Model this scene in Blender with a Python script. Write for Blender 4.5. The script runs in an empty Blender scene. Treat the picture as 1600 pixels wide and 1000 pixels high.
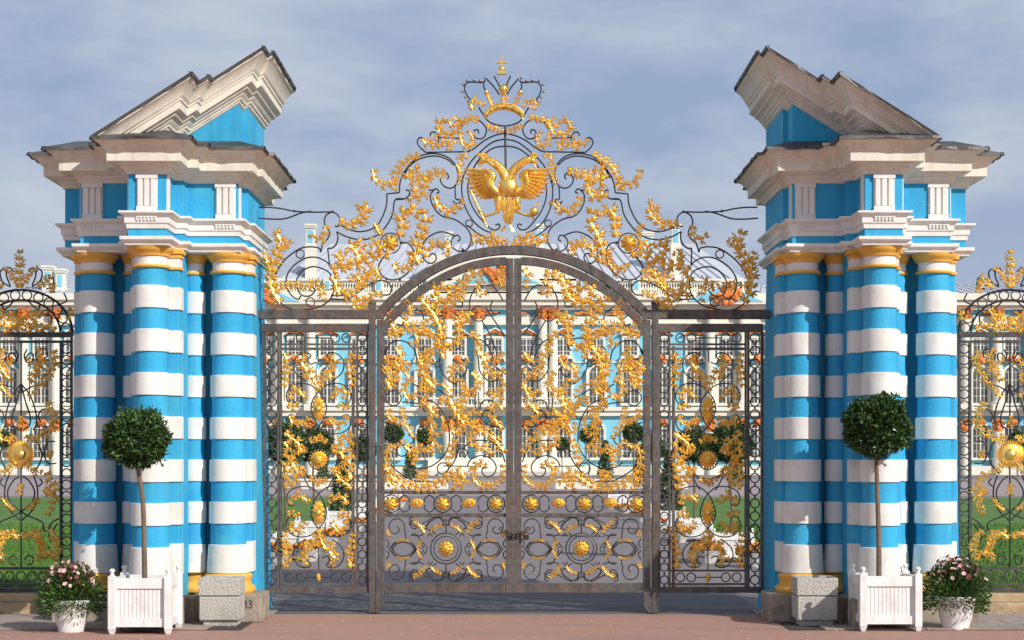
import bpy, bmesh, math, random
from mathutils import Vector, Matrix
from math import pi, sin, cos, radians
random.seed(7)
SC = bpy.context.scene
COL = SC.collection

# ------------------------------------------------------------------ camera
F = 2800.0          # focal length in photo pixels (1600 wide)
DC = 19.6           # camera to the gate plane
CX, CZ, HY = -0.035, 1.7, 715.0
cam = bpy.data.cameras.new('camera'); co = bpy.data.objects.new('camera', cam); COL.objects.link(co)
co.location = (CX, -DC, CZ); co.rotation_euler = (radians(90), 0, 0)
cam.sensor_width = 36; cam.lens = F / 1600 * 36
cam.shift_y = (HY - 500) / 1600
cam.clip_start = 0.1; cam.clip_end = 6000
SC.camera = co
# ------------------------------------------------------------------ sky and sun
SUN_EL = radians(31); SUN_AZ = radians(44)      # azimuth to the right of the direction back to the camera
world = bpy.data.worlds.new('World'); SC.world = world; world.use_nodes = True
wt = world.node_tree; wt.nodes.clear()
wo = wt.nodes.new('ShaderNodeOutputWorld'); bg = wt.nodes.new('ShaderNodeBackground')
sky = wt.nodes.new('ShaderNodeTexSky'); sky.sky_type = 'NISHITA'; sky.sun_disc = False
sky.sun_elevation = SUN_EL; sky.sun_rotation = pi - SUN_AZ
sky.air_density = 1.0; sky.dust_density = 2.0; sky.ozone_density = 2.0
tc = wt.nodes.new('ShaderNodeTexCoord')
mp = wt.nodes.new('ShaderNodeMapping'); mp.inputs['Scale'].default_value = (3.6, 3.6, 8.5); mp.inputs['Location'].default_value = (.3, .2, .65)
nz = wt.nodes.new('ShaderNodeTexNoise'); nz.inputs['Scale'].default_value = 1.6; nz.inputs['Detail'].default_value = 8; nz.inputs['Roughness'].default_value = .56
nz.inputs['Distortion'].default_value = .15
cr = wt.nodes.new('ShaderNodeValToRGB'); cr.color_ramp.elements[0].position = .34; cr.color_ramp.elements[1].position = .70
mix = wt.nodes.new('ShaderNodeMixRGB')
cr2 = wt.nodes.new('ShaderNodeValToRGB')
cr2.color_ramp.elements[0].position = .40; cr2.color_ramp.elements[0].color = (3.2, 4.15, 6.1, 1)
cr2.color_ramp.elements[1].position = .62; cr2.color_ramp.elements[1].color = (5.6, 6.1, 7.1, 1)
wt.links.new(tc.outputs['Generated'], mp.inputs['Vector']); wt.links.new(mp.outputs[0], nz.inputs['Vector'])
wt.links.new(nz.outputs['Fac'], cr2.inputs['Fac'])
mix.inputs['Fac'].default_value = .88
wt.links.new(sky.outputs[0], mix.inputs['Color1']); wt.links.new(cr2.outputs[0], mix.inputs['Color2'])
bg.inputs['Strength'].default_value = .10
sx = wt.nodes.new('ShaderNodeSeparateXYZ'); wt.links.new(tc.outputs['Generated'], sx.inputs[0])
hr = wt.nodes.new('ShaderNodeMapRange'); hr.inputs[1].default_value = .0; hr.inputs[2].default_value = .17; hr.inputs[3].default_value = .55; hr.inputs[4].default_value = 0
wt.links.new(sx.outputs['Z'], hr.inputs[0])
hm = wt.nodes.new('ShaderNodeMixRGB'); hm.inputs['Color2'].default_value = (6.0, 6.1, 6.9, 1); wt.links.new(hr.outputs[0], hm.inputs[0]); wt.links.new(mix.outputs[0], hm.inputs['Color1'])
wt.links.new(hm.outputs[0], bg.inputs['Color']); wt.links.new(bg.outputs[0], wo.inputs[0])
sl = bpy.data.lights.new('sun', 'SUN'); so = bpy.data.objects.new('sun', sl); COL.objects.link(so)
sl.energy = 4.3; sl.angle = radians(.5); sl.color = (1, .955, .89)
to_sun = Vector((cos(SUN_EL) * sin(SUN_AZ), -cos(SUN_EL) * cos(SUN_AZ), sin(SUN_EL)))
so.rotation_euler = to_sun.to_track_quat('Z', 'Y').to_euler(); so.location = (20, -20, 20)
SC.view_settings.view_transform = 'Standard'; SC.view_settings.look = 'None'
SC.view_settings.exposure = 0; SC.view_settings.gamma = 1
SC.render.engine = 'CYCLES'

# ------------------------------------------------------------------ materials
def mat(name, c, rough=.8, metal=0., var=.08, scale=6., c2=None, c2amt=.5, c2scale=2., bump=0., bscale=60., spec=.5, stretch=None, streak=None, bdist=.01):
    m = bpy.data.materials.new(name); m.use_nodes = True; t = m.node_tree; b = t.nodes['Principled BSDF']
    b.inputs['Roughness'].default_value = rough; b.inputs['Metallic'].default_value = metal
    b.inputs['Specular IOR Level'].default_value = spec
    tc = t.nodes.new('ShaderNodeTexCoord'); src = tc.outputs['Object']
    if stretch:
        mp = t.nodes.new('ShaderNodeMapping'); mp.inputs['Scale'].default_value = stretch
        t.links.new(src, mp.inputs[0]); src = mp.outputs[0]
    n = t.nodes.new('ShaderNodeTexNoise'); n.inputs['Scale'].default_value = scale; n.inputs['Detail'].default_value = 6; n.inputs['Roughness'].default_value = .6
    t.links.new(src, n.inputs['Vector'])
    r = t.nodes.new('ShaderNodeMapRange'); r.inputs[1].default_value = .3; r.inputs[2].default_value = .7
    r.inputs[3].default_value = 1 - var; r.inputs[4].default_value = 1 + var
    t.links.new(n.outputs['Fac'], r.inputs[0])
    hv = t.nodes.new('ShaderNodeVectorMath'); hv.operation = 'SCALE'
    col = t.nodes.new('ShaderNodeRGB'); col.outputs[0].default_value = (*c, 1); out = col.outputs[0]
    if c2:
        n2 = t.nodes.new('ShaderNodeTexNoise'); n2.inputs['Scale'].default_value = c2scale; n2.inputs['Detail'].default_value = 7; n2.inputs['Roughness'].default_value = .65
        t.links.new(src, n2.inputs['Vector'])
        rr = t.nodes.new('ShaderNodeValToRGB'); rr.color_ramp.elements[0].position = .5; rr.color_ramp.elements[1].position = .62
        rr.color_ramp.elements[1].color = (c2amt,) * 3 + (1,)
        t.links.new(n2.outputs['Fac'], rr.inputs[0])
        mx = t.nodes.new('ShaderNodeMixRGB'); t.links.new(rr.outputs[0], mx.inputs[0]); t.links.new(out, mx.inputs[1]); mx.inputs[2].default_value = (*c2, 1); out = mx.outputs[0]
    if streak:      # vertical rain streaks / drips
        mp2 = t.nodes.new('ShaderNodeMapping'); mp2.inputs['Scale'].default_value = (14, 14, .8); t.links.new(tc.outputs['Object'], mp2.inputs[0])
        n3 = t.nodes.new('ShaderNodeTexNoise'); n3.inputs['Scale'].default_value = 1.; n3.inputs['Detail'].default_value = 5
        t.links.new(mp2.outputs[0], n3.inputs['Vector'])
        r3 = t.nodes.new('ShaderNodeMapRange'); r3.inputs[1].default_value = .5; r3.inputs[2].default_value = .75; r3.inputs[3].default_value = 0; r3.inputs[4].default_value = streak[3]
        t.links.new(n3.outputs['Fac'], r3.inputs[0])
        m3 = t.nodes.new('ShaderNodeMixRGB'); t.links.new(r3.outputs[0], m3.inputs[0]); t.links.new(out, m3.inputs[1]); m3.inputs[2].default_value = (*streak[:3], 1); out = m3.outputs[0]
    t.links.new(out, hv.inputs[0]); t.links.new(r.outputs[0], hv.inputs['Scale'])
    t.links.new(hv.outputs[0], b.inputs['Base Color'])
    if bump:
        nb = t.nodes.new('ShaderNodeTexNoise'); nb.inputs['Scale'].default_value = bscale; nb.inputs['Detail'].default_value = 4
        t.links.new(tc.outputs['Object'], nb.inputs['Vector'])
        bb = t.nodes.new('ShaderNodeBump'); bb.inputs['Strength'].default_value = bump; bb.inputs['Distance'].default_value = bdist
        t.links.new(nb.outputs['Fac'], bb.inputs['Height']); t.links.new(bb.outputs[0], b.inputs['Normal'])
    return m
M = {}
M['blue'] = mat('blue_stucco', (.028, .372, .64), .78, var=.11, scale=1.7, bump=.45, bscale=38, c2=(.065, .43, .62), c2amt=.7, c2scale=1.3, streak=(.025, .22, .40, .42))
M['white'] = mat('white_stucco', (.78, .765, .715), .8, var=.05, scale=2.2, bump=.22, bscale=38, c2=(.64, .60, .52), c2amt=.55, c2scale=2.6, streak=(.50, .46, .40, .28))
M['cream'] = mat('cream_cornice', (.76, .71, .60), .8, var=.06, scale=3, bump=.12, bscale=50, c2=(.60, .53, .43), c2amt=.5, streak=(.38, .33, .27, .35))
M['ochre'] = mat('ochre_paint', (.80, .43, .07), .6, var=.12, scale=8, c2=(.55, .27, .05), c2amt=.5)
M['tin'] = mat('weathered_tin', (.10, .098, .095), .5, metal=.3, var=.3, scale=6, c2=(.05, .045, .04), c2amt=.8, bump=.5, bscale=12)
M['stone'] = mat('plinth_stone', (.36, .30, .235), .9, var=.2, scale=5, c2=(.16, .12, .085), c2amt=.7, c2scale=3, bump=.8, bscale=25)
M['iron'] = mat('wrought_iron', (.062, .058, .060), .55, metal=.3, var=.25, scale=20, c2=(.12, .085, .065), c2amt=.6, c2scale=8)
M['frame'] = mat('rusty_iron_frame', (.112, .099, .089), .6, metal=.25, var=.35, scale=14, c2=(.15, .08, .05), c2amt=.6, c2scale=3.2, bump=.5, bscale=70, streak=(.06, .05, .045, .8))
M['gold'] = mat('gilding', (1.0, .655, .18), .36, metal=.9, var=.10, scale=14, c2=(.82, .46, .09), c2amt=.55, c2scale=9)
M['redpave'] = mat('red_paving', (.43, .235, .178), .9, var=.13, scale=14, c2=(.33, .21, .17), c2amt=.75, c2scale=.9, bump=.9, bscale=110, stretch=(.5, 1.6, 1))
M['asphalt'] = mat('asphalt', (.205, .178, .175), .9, var=.14, scale=6, c2=(.25, .21, .20), c2amt=.7, c2scale=.8, bump=.6, bscale=70, stretch=(.35, 1, 1))
M['slab'] = mat('pavement_slab', (.33, .265, .22), .9, var=.15, scale=5, c2=(.20, .155, .13), c2amt=.6, c2scale=1.5, bump=.5, bscale=60)
M['darkstone'] = mat('dark_joint', (.05, .042, .036), .9)
M['grass'] = mat('lawn_green', (.075, .165, .018), .9, var=.25, scale=3, c2=(.12, .22, .03), c2amt=.7, c2scale=.6, bump=.8, bscale=40)
M['whitewood'] = mat('white_painted_wood', (.80, .79, .76), .5, var=.05, scale=8, c2=(.62, .56, .50), c2amt=.35, c2scale=6, streak=(.5, .42, .36, .3), bump=.15, bscale=30)
M['granite'] = mat('pitted_concrete', (.50, .48, .43), .9, var=.22, scale=50, c2=(.38, .35, .31), c2amt=.6, bump=.9, bscale=60, bdist=.022)
M['bark'] = mat('bark', (.17, .125, .085), .9, var=.25, scale=10, bump=.8, bscale=40)
M['leafdark'] = mat('bay_leaf', (.030, .068, .016), .35, var=.5, scale=9, spec=.5)
M['leaflight'] = mat('fresh_leaf', (.065, .14, .022), .5, var=.4, scale=9)
M['pinkflower'] = mat('pink_petal', (.74, .48, .43), .6, var=.3, scale=20)
M['maroon'] = mat('dark_petal', (.16, .04, .035), .6, var=.3, scale=20)
M['orangeflower'] = mat('orange_petal', (.85, .27, .02), .6, var=.3, scale=9)
M['paleblue'] = mat('palace_blue', (.21, .55, .70), .8, var=.04, scale=.3)
M['pcream'] = mat('palace_cream', (.76, .72, .60), .8, var=.06, scale=.4)
M['porange'] = mat('palace_ochre', (.66, .20, .035), .6, var=.35, scale=1.5)
M['roof'] = mat('palace_roof', (.56, .58, .62), .5, metal=.1, var=.05, scale=.3)
M['seam'] = mat('roof_seam', (.36, .38, .42), .5)
M['glass'] = mat('window_glass', (.085, .095, .105), .2, var=.55, scale=.35)
M['soil'] = mat('soil', (.04, .028, .02), .95)
M['sandstone'] = mat('sandstone', (.46, .33, .19), .9, var=.2, scale=5, c2=(.22, .15, .09), c2amt=.7, c2scale=4, bump=.8, bscale=25)
M['black'] = mat('black_paint', (.015, .013, .012), .8)
M['chain'] = mat('chain_steel', (.06, .04, .032), .45, metal=.6, var=.3, scale=30)
M['brick'] = mat('brick_wall', (.27, .12, .08), .9, var=.3, scale=4)
M['silver'] = mat('bead_metal', (.30, .27, .22), .3, metal=.6)

# ------------------------------------------------------------------ mesh builder
def P(x, y, Y=0.):
    s = F / (DC + Y)
    return Vector((CX + (x - 800) / s, Y, CZ + (HY - y) / s))
K = DC / F            # metres per pixel in the gate plane
def pts(s): return [tuple(float(v) for v in q.split(',')) for q in s.split()]
def smooth(pl, n=6, closed=False):
    if len(pl) < 3: 
        return [tuple(a) for a in pl]
    q = list(pl); out = []
    N = len(q)
    for i in range(N if closed else N - 1):
        p0 = q[i - 1] if (i > 0 or closed) else tuple(2 * a - b for a, b in zip(q[0], q[1]))
        p1 = q[i]; p2 = q[(i + 1) % N]
        p3 = q[(i + 2) % N] if (i + 2 < N or closed) else tuple(2 * a - b for a, b in zip(q[-1], q[-2]))
        for k in range(n):
            t = k / n
            out.append(tuple(.5 * ((2 * b) + (-a + c) * t + (2 * a - 5 * b + 4 * c - d) * t * t + (-a + 3 * b - 3 * c + d) * t ** 3) for a, b, c, d in zip(p0, p1, p2, p3)))
    if not closed: out.append(tuple(q[-1]))
    return out
class MB:
    def __init__(s): s.v = []; s.f = []; s.mi = []; s.cur = 0
    def add(s, vs, fs):
        b = len(s.v); s.v += [tuple(v) for v in vs]; s.f += [tuple(i + b for i in f) for f in fs]; s.mi += [s.cur] * len(fs)
    def box(s, x0, x1, y0, y1, z0, z1):
        s.add([(x, y, z) for x in (x0, x1) for y in (y0, y1) for z in (z0, z1)],
              [(0, 1, 3, 2), (4, 6, 7, 5), (0, 4, 5, 1), (2, 3, 7, 6), (0, 2, 6, 4), (1, 5, 7, 3)])
    def prism(s, poly, z0, z1):
        n = len(poly); s.add([(x, y, z0) for x, y in poly] + [(x, y, z1) for x, y in poly],
              [tuple(range(n)), tuple(range(n, 2 * n))] + [(i, (i + 1) % n, n + (i + 1) % n, n + i) for i in range(n)])
    def slab(s, poly, y0, y1):        # polygon in xz, extruded along y
        n = len(poly); s.add([(x, y0, z) for x, z in poly] + [(x, y1, z) for x, z in poly],
              [tuple(range(n)), tuple(range(n, 2 * n))] + [(i, (i + 1) % n, n + (i + 1) % n, n + i) for i in range(n)])
    def tube(s, p, r, n=6, closed=False, flat=1., rf=None):
        p = [Vector(q) for q in p]; N = len(p); vs = []; fs = []
        up = Vector((0, 1, 0))
        for i, q in enumerate(p):
            a = p[(i - 1) % N] if (i or closed) else p[0]; b = p[(i + 1) % N] if (i < N - 1 or closed) else p[-1]
            t = (b - a)
            if t.length < 1e-9: t = Vector((1, 0, 0))
            t.normalize(); u = up if abs(t.y) < .9 else Vector((0, 0, 1))
            sd = t.cross(u); sd.normalize(); w = sd.cross(t)
            rr = r * (rf(i / max(1, N - 1)) if rf else 1)
            for k in range(n):
                an = 2 * pi * (k + .5) / n
                vs.append(q + sd * (cos(an) * rr) + w * (sin(an) * rr * flat))
        for i in range(N if closed else N - 1):
            j = (i + 1) % N
            for k in range(n):
                l = (k + 1) % n; fs.append((i * n + k, i * n + l, j * n + l, j * n + k))
        if not closed: fs += [tuple(range(n)), tuple(range((N - 1) * n, N * n))]
        s.add(vs, fs)
    def lathe(s, prof, cx=0, cy=0, n=32, cz=0):
        vs = []; fs = []
        for r, z in prof:
            for k in range(n):
                a = 2 * pi * k / n; vs.append((cx + r * cos(a), cy + r * sin(a), cz + z))
        for i in range(len(prof) - 1):
            for k in range(n):
                l = (k + 1) % n; fs.append((i * n + k, i * n + l, (i + 1) * n + l, (i + 1) * n + k))
        fs += [tuple(range(n)), tuple(range((len(prof) - 1) * n, len(prof) * n))]
        s.add(vs, fs)
    def ball(s, c, r, n=8, sc=(1, 1, 1)):
        m = n // 2 + 1; vs = []; fs = []
        for i in range(1, m):
            ph = pi * i / m
            for k in range(n):
                a = 2 * pi * k / n; vs.append((c[0] + r * sc[0] * sin(ph) * cos(a), c[1] + r * sc[1] * sin(ph) * sin(a), c[2] + r * sc[2] * cos(ph)))
        t = len(vs); vs += [(c[0], c[1], c[2] + r * sc[2]), (c[0], c[1], c[2] - r * sc[2])]
        for i in range(m - 2):
            for k in range(n): l = (k + 1) % n; fs.append((i * n + k, i * n + l, (i + 1) * n + l, (i + 1) * n + k))
        for k in range(n): l = (k + 1) % n; fs += [(t, k, l), (t + 1, (m - 2) * n + l, (m - 2) * n + k)]
        s.add(vs, fs)
    def sweep(s, poly, prof, zf=None, cap=True, capb=True):
        # axis-aligned polygon (x,y) ring swept outward by profile (p, z)
        n = len(poly); A = sum(poly[i][0] * poly[(i + 1) % n][1] - poly[(i + 1) % n][0] * poly[i][1] for i in range(n))
        sg = 1 if A > 0 else -1; nr = []
        for i in range(n):
            (x0, y0), (x1, y1) = poly[i], poly[(i + 1) % n]; dx, dy = x1 - x0, y1 - y0; L = math.hypot(dx, dy)
            nr.append((sg * dy / L, -sg * dx / L))
        vs = []; fs = []
        for p, z in prof:
            for i in range(n):
                ox = nr[i][0] + nr[i - 1][0]; oy = nr[i][1] + nr[i - 1][1]
                x = poly[i][0] + ox * p; y = poly[i][1] + oy * p
                vs.append((x, y, zf(x, z) if zf else z))
        for j in range(len(prof) - 1):
            for i in range(n): k = (i + 1) % n; fs.append((j * n + i, j * n + k, (j + 1) * n + k, (j + 1) * n + i))
        if capb: fs.append(tuple(range(n)))
        if cap: fs.append(tuple(range((len(prof) - 1) * n, len(prof) * n)))
        s.add(vs, fs)
    def blade(s, x, z, ang, L, W, curl=0., y=0., lift=None, n=5, sc=0.):
        # gilded leaf blade in the xz plane: closed diamond section, ridge towards -y
        lift = W * .55 if lift is None else lift
        prof = [.45, .85, 1., .92, .68] if n == 5 else [.5, 1., .8]
        n = len(prof); vs = []; fs = []; a = ang
        for i in range(n):
            t = i / n; w = W * prof[i] * .5; sx, sz = -sin(a), cos(a); yy = y - lift * sc * sin(pi * t)
            vs += [(x + sx * w, yy, z + sz * w), (x, yy - lift * (.6 + .4 * sin(pi * t)), z), (x - sx * w, yy, z - sz * w), (x, yy + lift * .35, z)]
            a += curl / n; x += cos(a) * L / n; z += sin(a) * L / n
        vs.append((x, y - lift * .25, z))
        for i in range(n - 1):
            for k in range(4): l = (k + 1) % 4; fs.append((i * 4 + k, i * 4 + l, i * 4 + 4 + l, i * 4 + 4 + k))
        for k in range(4): fs.append(((n - 1) * 4 + k, (n - 1) * 4 + (k + 1) % 4, 4 * n))
        fs.append((0, 1, 2, 3)); s.add(vs, fs)
    def build(s, name, m, parent=None, smooth_ang=40, bevel=0, keep=False):
        me = bpy.data.meshes.new(name); me.from_pydata(s.v, [], s.f)
        ms = m if isinstance(m, (list, tuple)) else [m]
        for q in ms: me.materials.append(M[q] if isinstance(q, str) else q)
        if len(ms) > 1: me.polygons.foreach_set('material_index', s.mi)
        b = bmesh.new(); b.from_mesh(me); bmesh.ops.recalc_face_normals(b, faces=b.faces); b.to_mesh(me); b.free()
        if smooth_ang:
            me.polygons.foreach_set('use_smooth', [True] * len(me.polygons)); me.set_sharp_from_angle(angle=radians(smooth_ang))
        o = bpy.data.objects.new(name, me); COL.objects.link(o)
        if parent:
            o.parent = parent
            if parent.type == 'EMPTY' and not keep: o.location = -parent.location
        if bevel:
            md = o.modifiers.new('bevel', 'BEVEL'); md.width = bevel; md.segments = 2; md.limit_method = 'ANGLE'; md.angle_limit = radians(35)
        return o
def tag(o, label=None, cat=None, group=None, kind=None):
    if label: o['label'] = label
    if cat: o['category'] = cat
    if group: o['group'] = group
    if kind: o['kind'] = kind
    return o
def thing(name, label, cat, loc=(0, 0, 0), group=None):
    o = bpy.data.objects.new(name, None); COL.objects.link(o); o.location = loc; o.empty_display_size = .2
    return tag(o, label, cat, group)
def kids(o): return [c for c in ALLCH.get(o.name, [])]
def copy_tree(o, parent=None):
    c = o.copy(); COL.objects.link(c)
    if parent: c.parent = parent
    for ch in [q for q in bpy.data.objects if q.parent == o]: copy_tree(ch, c)
    return c
def structure(name, mb, m, **k): return tag(mb.build(name, m, **k), kind='structure')

# ------------------------------------------------------------------ gilded ornament
GY = -.028
def mirror_pts(pl, ax):
    return [(2 * (ax(y) if callable(ax) else ax) - x, y) for x, y in pl]
def acanthus(mb, pl, w, seed=0, y=GY, taper=True, dens=.76):
    rnd = random.Random(seed * 13 + int(pl[0][0] * 7 + pl[0][1] * 3))
    sp = smooth(pl, 8); w3 = w * K
    q = [P(a, b) for a, b in sp]
    # resample
    L = [0]
    for i in range(1, len(q)): L.append(L[-1] + (q[i] - q[i - 1]).length)
    T = L[-1]
    if T < 1e-6: return
    def at(d):
        for i in range(1, len(q)):
            if L[i] >= d or i == len(q) - 1:
                f = (d - L[i - 1]) / max(1e-9, L[i] - L[i - 1]); p = q[i - 1].lerp(q[i], f); t = q[i] - q[i - 1]; return p, math.atan2(t.z, t.x)
    prof_ = (lambda t: (1.1 - .65 * t)) if taper else (lambda t: 1)
    mb.tube([(v.x, y, v.z) for v in q], w3 * .13, 8, flat=1., rf=prof_)
    side_ = []      # two raised ribs along the stem
    for i, v in enumerate(q):
        t_ = q[min(i + 1, len(q) - 1)] - q[max(i - 1, 0)]; t_.normalize(); side_.append((-t_.z, t_.x))
    for k_ in (-1, 1):
        mb.tube([(v.x + k_ * side_[i][0] * w3 * .08 * prof_(i / len(q)), y - w3 * .11, v.z + k_ * side_[i][1] * w3 * .08 * prof_(i / len(q))) for i, v in enumerate(q)], w3 * .05, 6, rf=prof_)
    def husk(p, a, e, ks, sk=0):
        for s2 in (1, -1):
            k2 = ks if s2 == sk else 1.
            bx, bz = p.x - s2 * sin(a) * w3 * .10, p.z + s2 * cos(a) * w3 * .10
            for j, (da, l_, w_, cu) in enumerate(((4, 1.12, .21, 66), (17, .86, .23, 92), (34, .58, .23, 115))):
                r_ = rnd.uniform(.9, 1.1)
                mb.blade(bx, bz, a + s2 * radians(da + rnd.uniform(-3, 3)), w3 * l_ * e * k2 * r_, w3 * w_ * (.7 + .3 * e), s2 * radians(cu), y - w3 * (.09 - .04 * j), lift=w3 * .11, sc=1. - .2 * j, n=5)
    step = w3 * dens; n = max(2, round(T / step))
    for i in range(n + 1):
        d = T * i / n; p, a = at(min(d, T * .999)); t = i / n
        e = (.68 + .40 * sin(pi * min(1, .10 + t * .9))) * rnd.uniform(.9, 1.12)
        husk(p, a, e, .62, 1 if i % 2 else -1)
    mb.blade(p.x, p.z, a, w3 * .6, w3 * .2, .6, y - w3 * .1, lift=w3 * .10)
def rosette(mb, x, y, r, n=8, inner=True, wf=None, yy=GY, lift=.5, sc=(1, 1)):
    c = P(x, y); R = r * K
    for k in range(n):
        a = 2 * pi * (k + .5) / n; W = wf or 2 * pi * R / n * .62
        rx = R * math.hypot(cos(a) * sc[0], sin(a) * sc[1]); aa = math.atan2(sin(a) * sc[1], cos(a) * sc[0])
        mb.blade(c.x + cos(aa) * R * .12, c.z + sin(aa) * R * .12, aa, rx * .9, W, .15, yy, lift=W * lift)
    if inner: mb.ball((c.x, yy - R * .1, c.z), R * .24, 8, (1, .7, 1))
def gold(parent, s, w, name='gilded_leaf', mir=None, seed=0):
    pl = pts(s) if isinstance(s, str) else s
    mb = MB(); acanthus(mb, pl, w, seed); mb.build(name, 'gold', parent, 50)
    if mir: mb = MB(); acanthus(mb, mirror_pts(pl, mir), w, seed + 5); mb.build(name, 'gold', parent, 50)
def iron(parent, s, r=1.0, name='iron_scroll', mir=None, closed=False, m='iron', sm=True, y=0.):
    pl = pts(s) if isinstance(s, str) else s
    for L in ([pl, mirror_pts(pl, mir)] if mir else [pl]):
        sp = smooth(L, 5, closed) if sm else L
        mb = MB(); mb.tube([P(a, b) + Vector((0, y, 0)) for a, b in sp], r * 1.2 * K, 6, closed, flat=1.5); mb.build(name, m, parent, 50)
def ringpts(x, y, r, n=16, ry=None): return [(x + r * cos(2 * pi * k / n), y + (ry or r) * sin(2 * pi * k / n)) for k in range(n)]
def ring(parent, x, y, r, w=.9, name='iron_ring', mir=None, ry=None, m='iron'):
    for xx in ([x, 2 * (mir(y) if callable(mir) else mir) - x] if mir else [x]):
        mb = MB(); mb.tube([P(a, b) for a, b in ringpts(xx, y, r, 16, ry)], w * 1.2 * K, 5, True, flat=1.4); mb.build(name, m, parent, 60)
def bar(mb, x0, y0, x1, y1, d=.03, yc=0.):      # flat bar given by picture rectangle
    a = P(x0, y1); b = P(x1, y0); mb.box(a.x, b.x, yc - d, yc + d, a.z, b.z)
def arcbar(mb, pl, w, d=.03):
    sp = smooth(pl, 10); q = [P(a, b) for a, b in sp]; n = len(q); vs = []; fs = []
    for i, p in enumerate(q):
        t = q[min(i + 1, n - 1)] - q[max(i - 1, 0)]; t.normalize(); nx, nzv = -t.z * w * K / 2, t.x * w * K / 2
        vs += [(p.x + nx, -d, p.z + nzv), (p.x - nx, -d, p.z - nzv), (p.x - nx, d, p.z - nzv), (p.x + nx, d, p.z + nzv)]
    for i in range(n - 1):
        for k in range(4): l = (k + 1) % 4; fs.append((4 * i + k, 4 * i + l, 4 * i + 4 + l, 4 * i + 4 + k))
    fs += [(0, 1, 2, 3), (4 * n - 4, 4 * n - 3, 4 * n - 2, 4 * n - 1)]; mb.add(vs, fs)

# ================================================================== GROUND
g = MB(); g.box(-1500, 1500, -60, 1500, -.5, -.004); structure('ground', g, 'asphalt', smooth_ang=0)
g = MB(); n = 60      # red paving whose far edge wavers a little along the gate
edge = [(-40 + 80 * i / n) for i in range(n + 1)]
poly = [(-40, -45), (40, -45)] + [(x, -.16 + .03 * sin(x * 1.9) + .02 * sin(x * 4.7)) for x in reversed(edge)]
g.add([(x, y, 0.) for x, y in poly], [tuple(range(len(poly)))]); structure('red_pavement', g, 'redpave', smooth_ang=0)
g = MB(); g.add([(-2.75, -.25, -.002), (2.75, -.25, -.002), (2.75, 3.1, -.002), (-2.75, 3.1, -.002)], [(0, 1, 2, 3)])  # asphalt strip under the gate, streaky shadow of its bars painted into the colour
structure('threshold_shade_strip', g, mat('shade_toned_asphalt', (.105, .098, .10), .85, var=.2, scale=3, c2=(.17, .155, .15), c2amt=.8, c2scale=1.6, bump=.6, bscale=70, stretch=(.35, 2.6, 1)), smooth_ang=0)
for sg in (-1, 1):
    g = MB(); rnd = random.Random(4 + sg)
    inner = 2.62
    for r_, (ya, yb) in enumerate([(-1.98, -1.42), (-1.42, -.86), (-.86, -.28), (-.28, .3)]):
        x = inner + (.42 - .14 * r_ if r_ < 3 else 0)
        while x < 12:
            w = rnd.uniform(.75, 1.15); h = rnd.uniform(.012, .020)
            g.box(sg * (x + .006), sg * (x + w - .006), ya + .006, yb - .006, .0, h); x += w
    structure('pavement', g, 'slab', bevel=.004, smooth_ang=0)
    g = MB(); g.add([(sg * 2.7, -1.98, .006), (sg * 12, -1.98, .006), (sg * 12, .3, .006), (sg * 2.7, .3, .006)], [(0, 1, 2, 3)])
    structure('pavement_bed', g, 'darkstone', smooth_ang=0)
g = MB(); r_ = random.Random(12)      # grit, twigs and fallen leaves on the paving
for k in range(320):
    x = r_.uniform(-6, 6); y = -2.1 - 1.6 * r_.random() if r_.random() < .5 else r_.uniform(-2.1, .1); h = r_.uniform(.003, .009); a = r_.uniform(0, 6.28)
    z = .022 if y > -1.98 and abs(x) > 2.7 else .0
    g.add([(x + h * 1.6 * cos(a + j * 1.57) * (1.8 if j % 2 else 1), y + h * 1.6 * sin(a + j * 1.57), z) for j in range(4)] + [(x, y, z + h)], [(0, 1, 4), (1, 2, 4), (2, 3, 4), (3, 0, 4)])
tag(g.build('grit', 'stone', None, 0), 'scattered grit and bits of leaf on the paving', 'grit', kind='stuff')
# lawns behind
for sg in (-1, 1):
    g = MB()
    q = [(sg * 4.15, 2.2), (sg * 4.5, 26), (sg * 6.6, 55), (sg * 60, 55), (sg * 60, .9), (sg * 4.8, .9)]
    g.prism(q, -.3, .03); structure('lawn', g, 'grass', smooth_ang=0)
    g = MB(); r_ = random.Random(5)
    for k in range(26000):
        y = .95 + (r_.random() ** 2) * 24; xx = 4.3 + r_.random() * (2.5 + y * .32)
        if sg * xx > 0 and y < 2.3 and xx < 4.85: xx += .6
        a = r_.uniform(0, 2 * pi); h = r_.uniform(.04, .085); w = .006 + y * .0006
        g.add([(sg * xx - w * cos(a), y - w * sin(a), .03), (sg * xx + w * cos(a), y + w * sin(a), .03), (sg * xx + r_.uniform(-.03, .03), y + r_.uniform(-.03, .03), .03 + h)], [(0, 1, 2)])
    tag(g.build('grass', 'grass', None, 0), 'short mown grass on the lawn behind the fence', 'grass', kind='stuff')
g = MB(); g.add([(-70, 60, .0), (70, 60, .0), (70, 120, .0), (-70, 120, .0)], [(0, 1, 2, 3)]); 
structure('courtyard_path', g, mat('pale_gravel', (.33, .27, .26), .9, var=.1, scale=1), smooth_ang=0)

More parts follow.
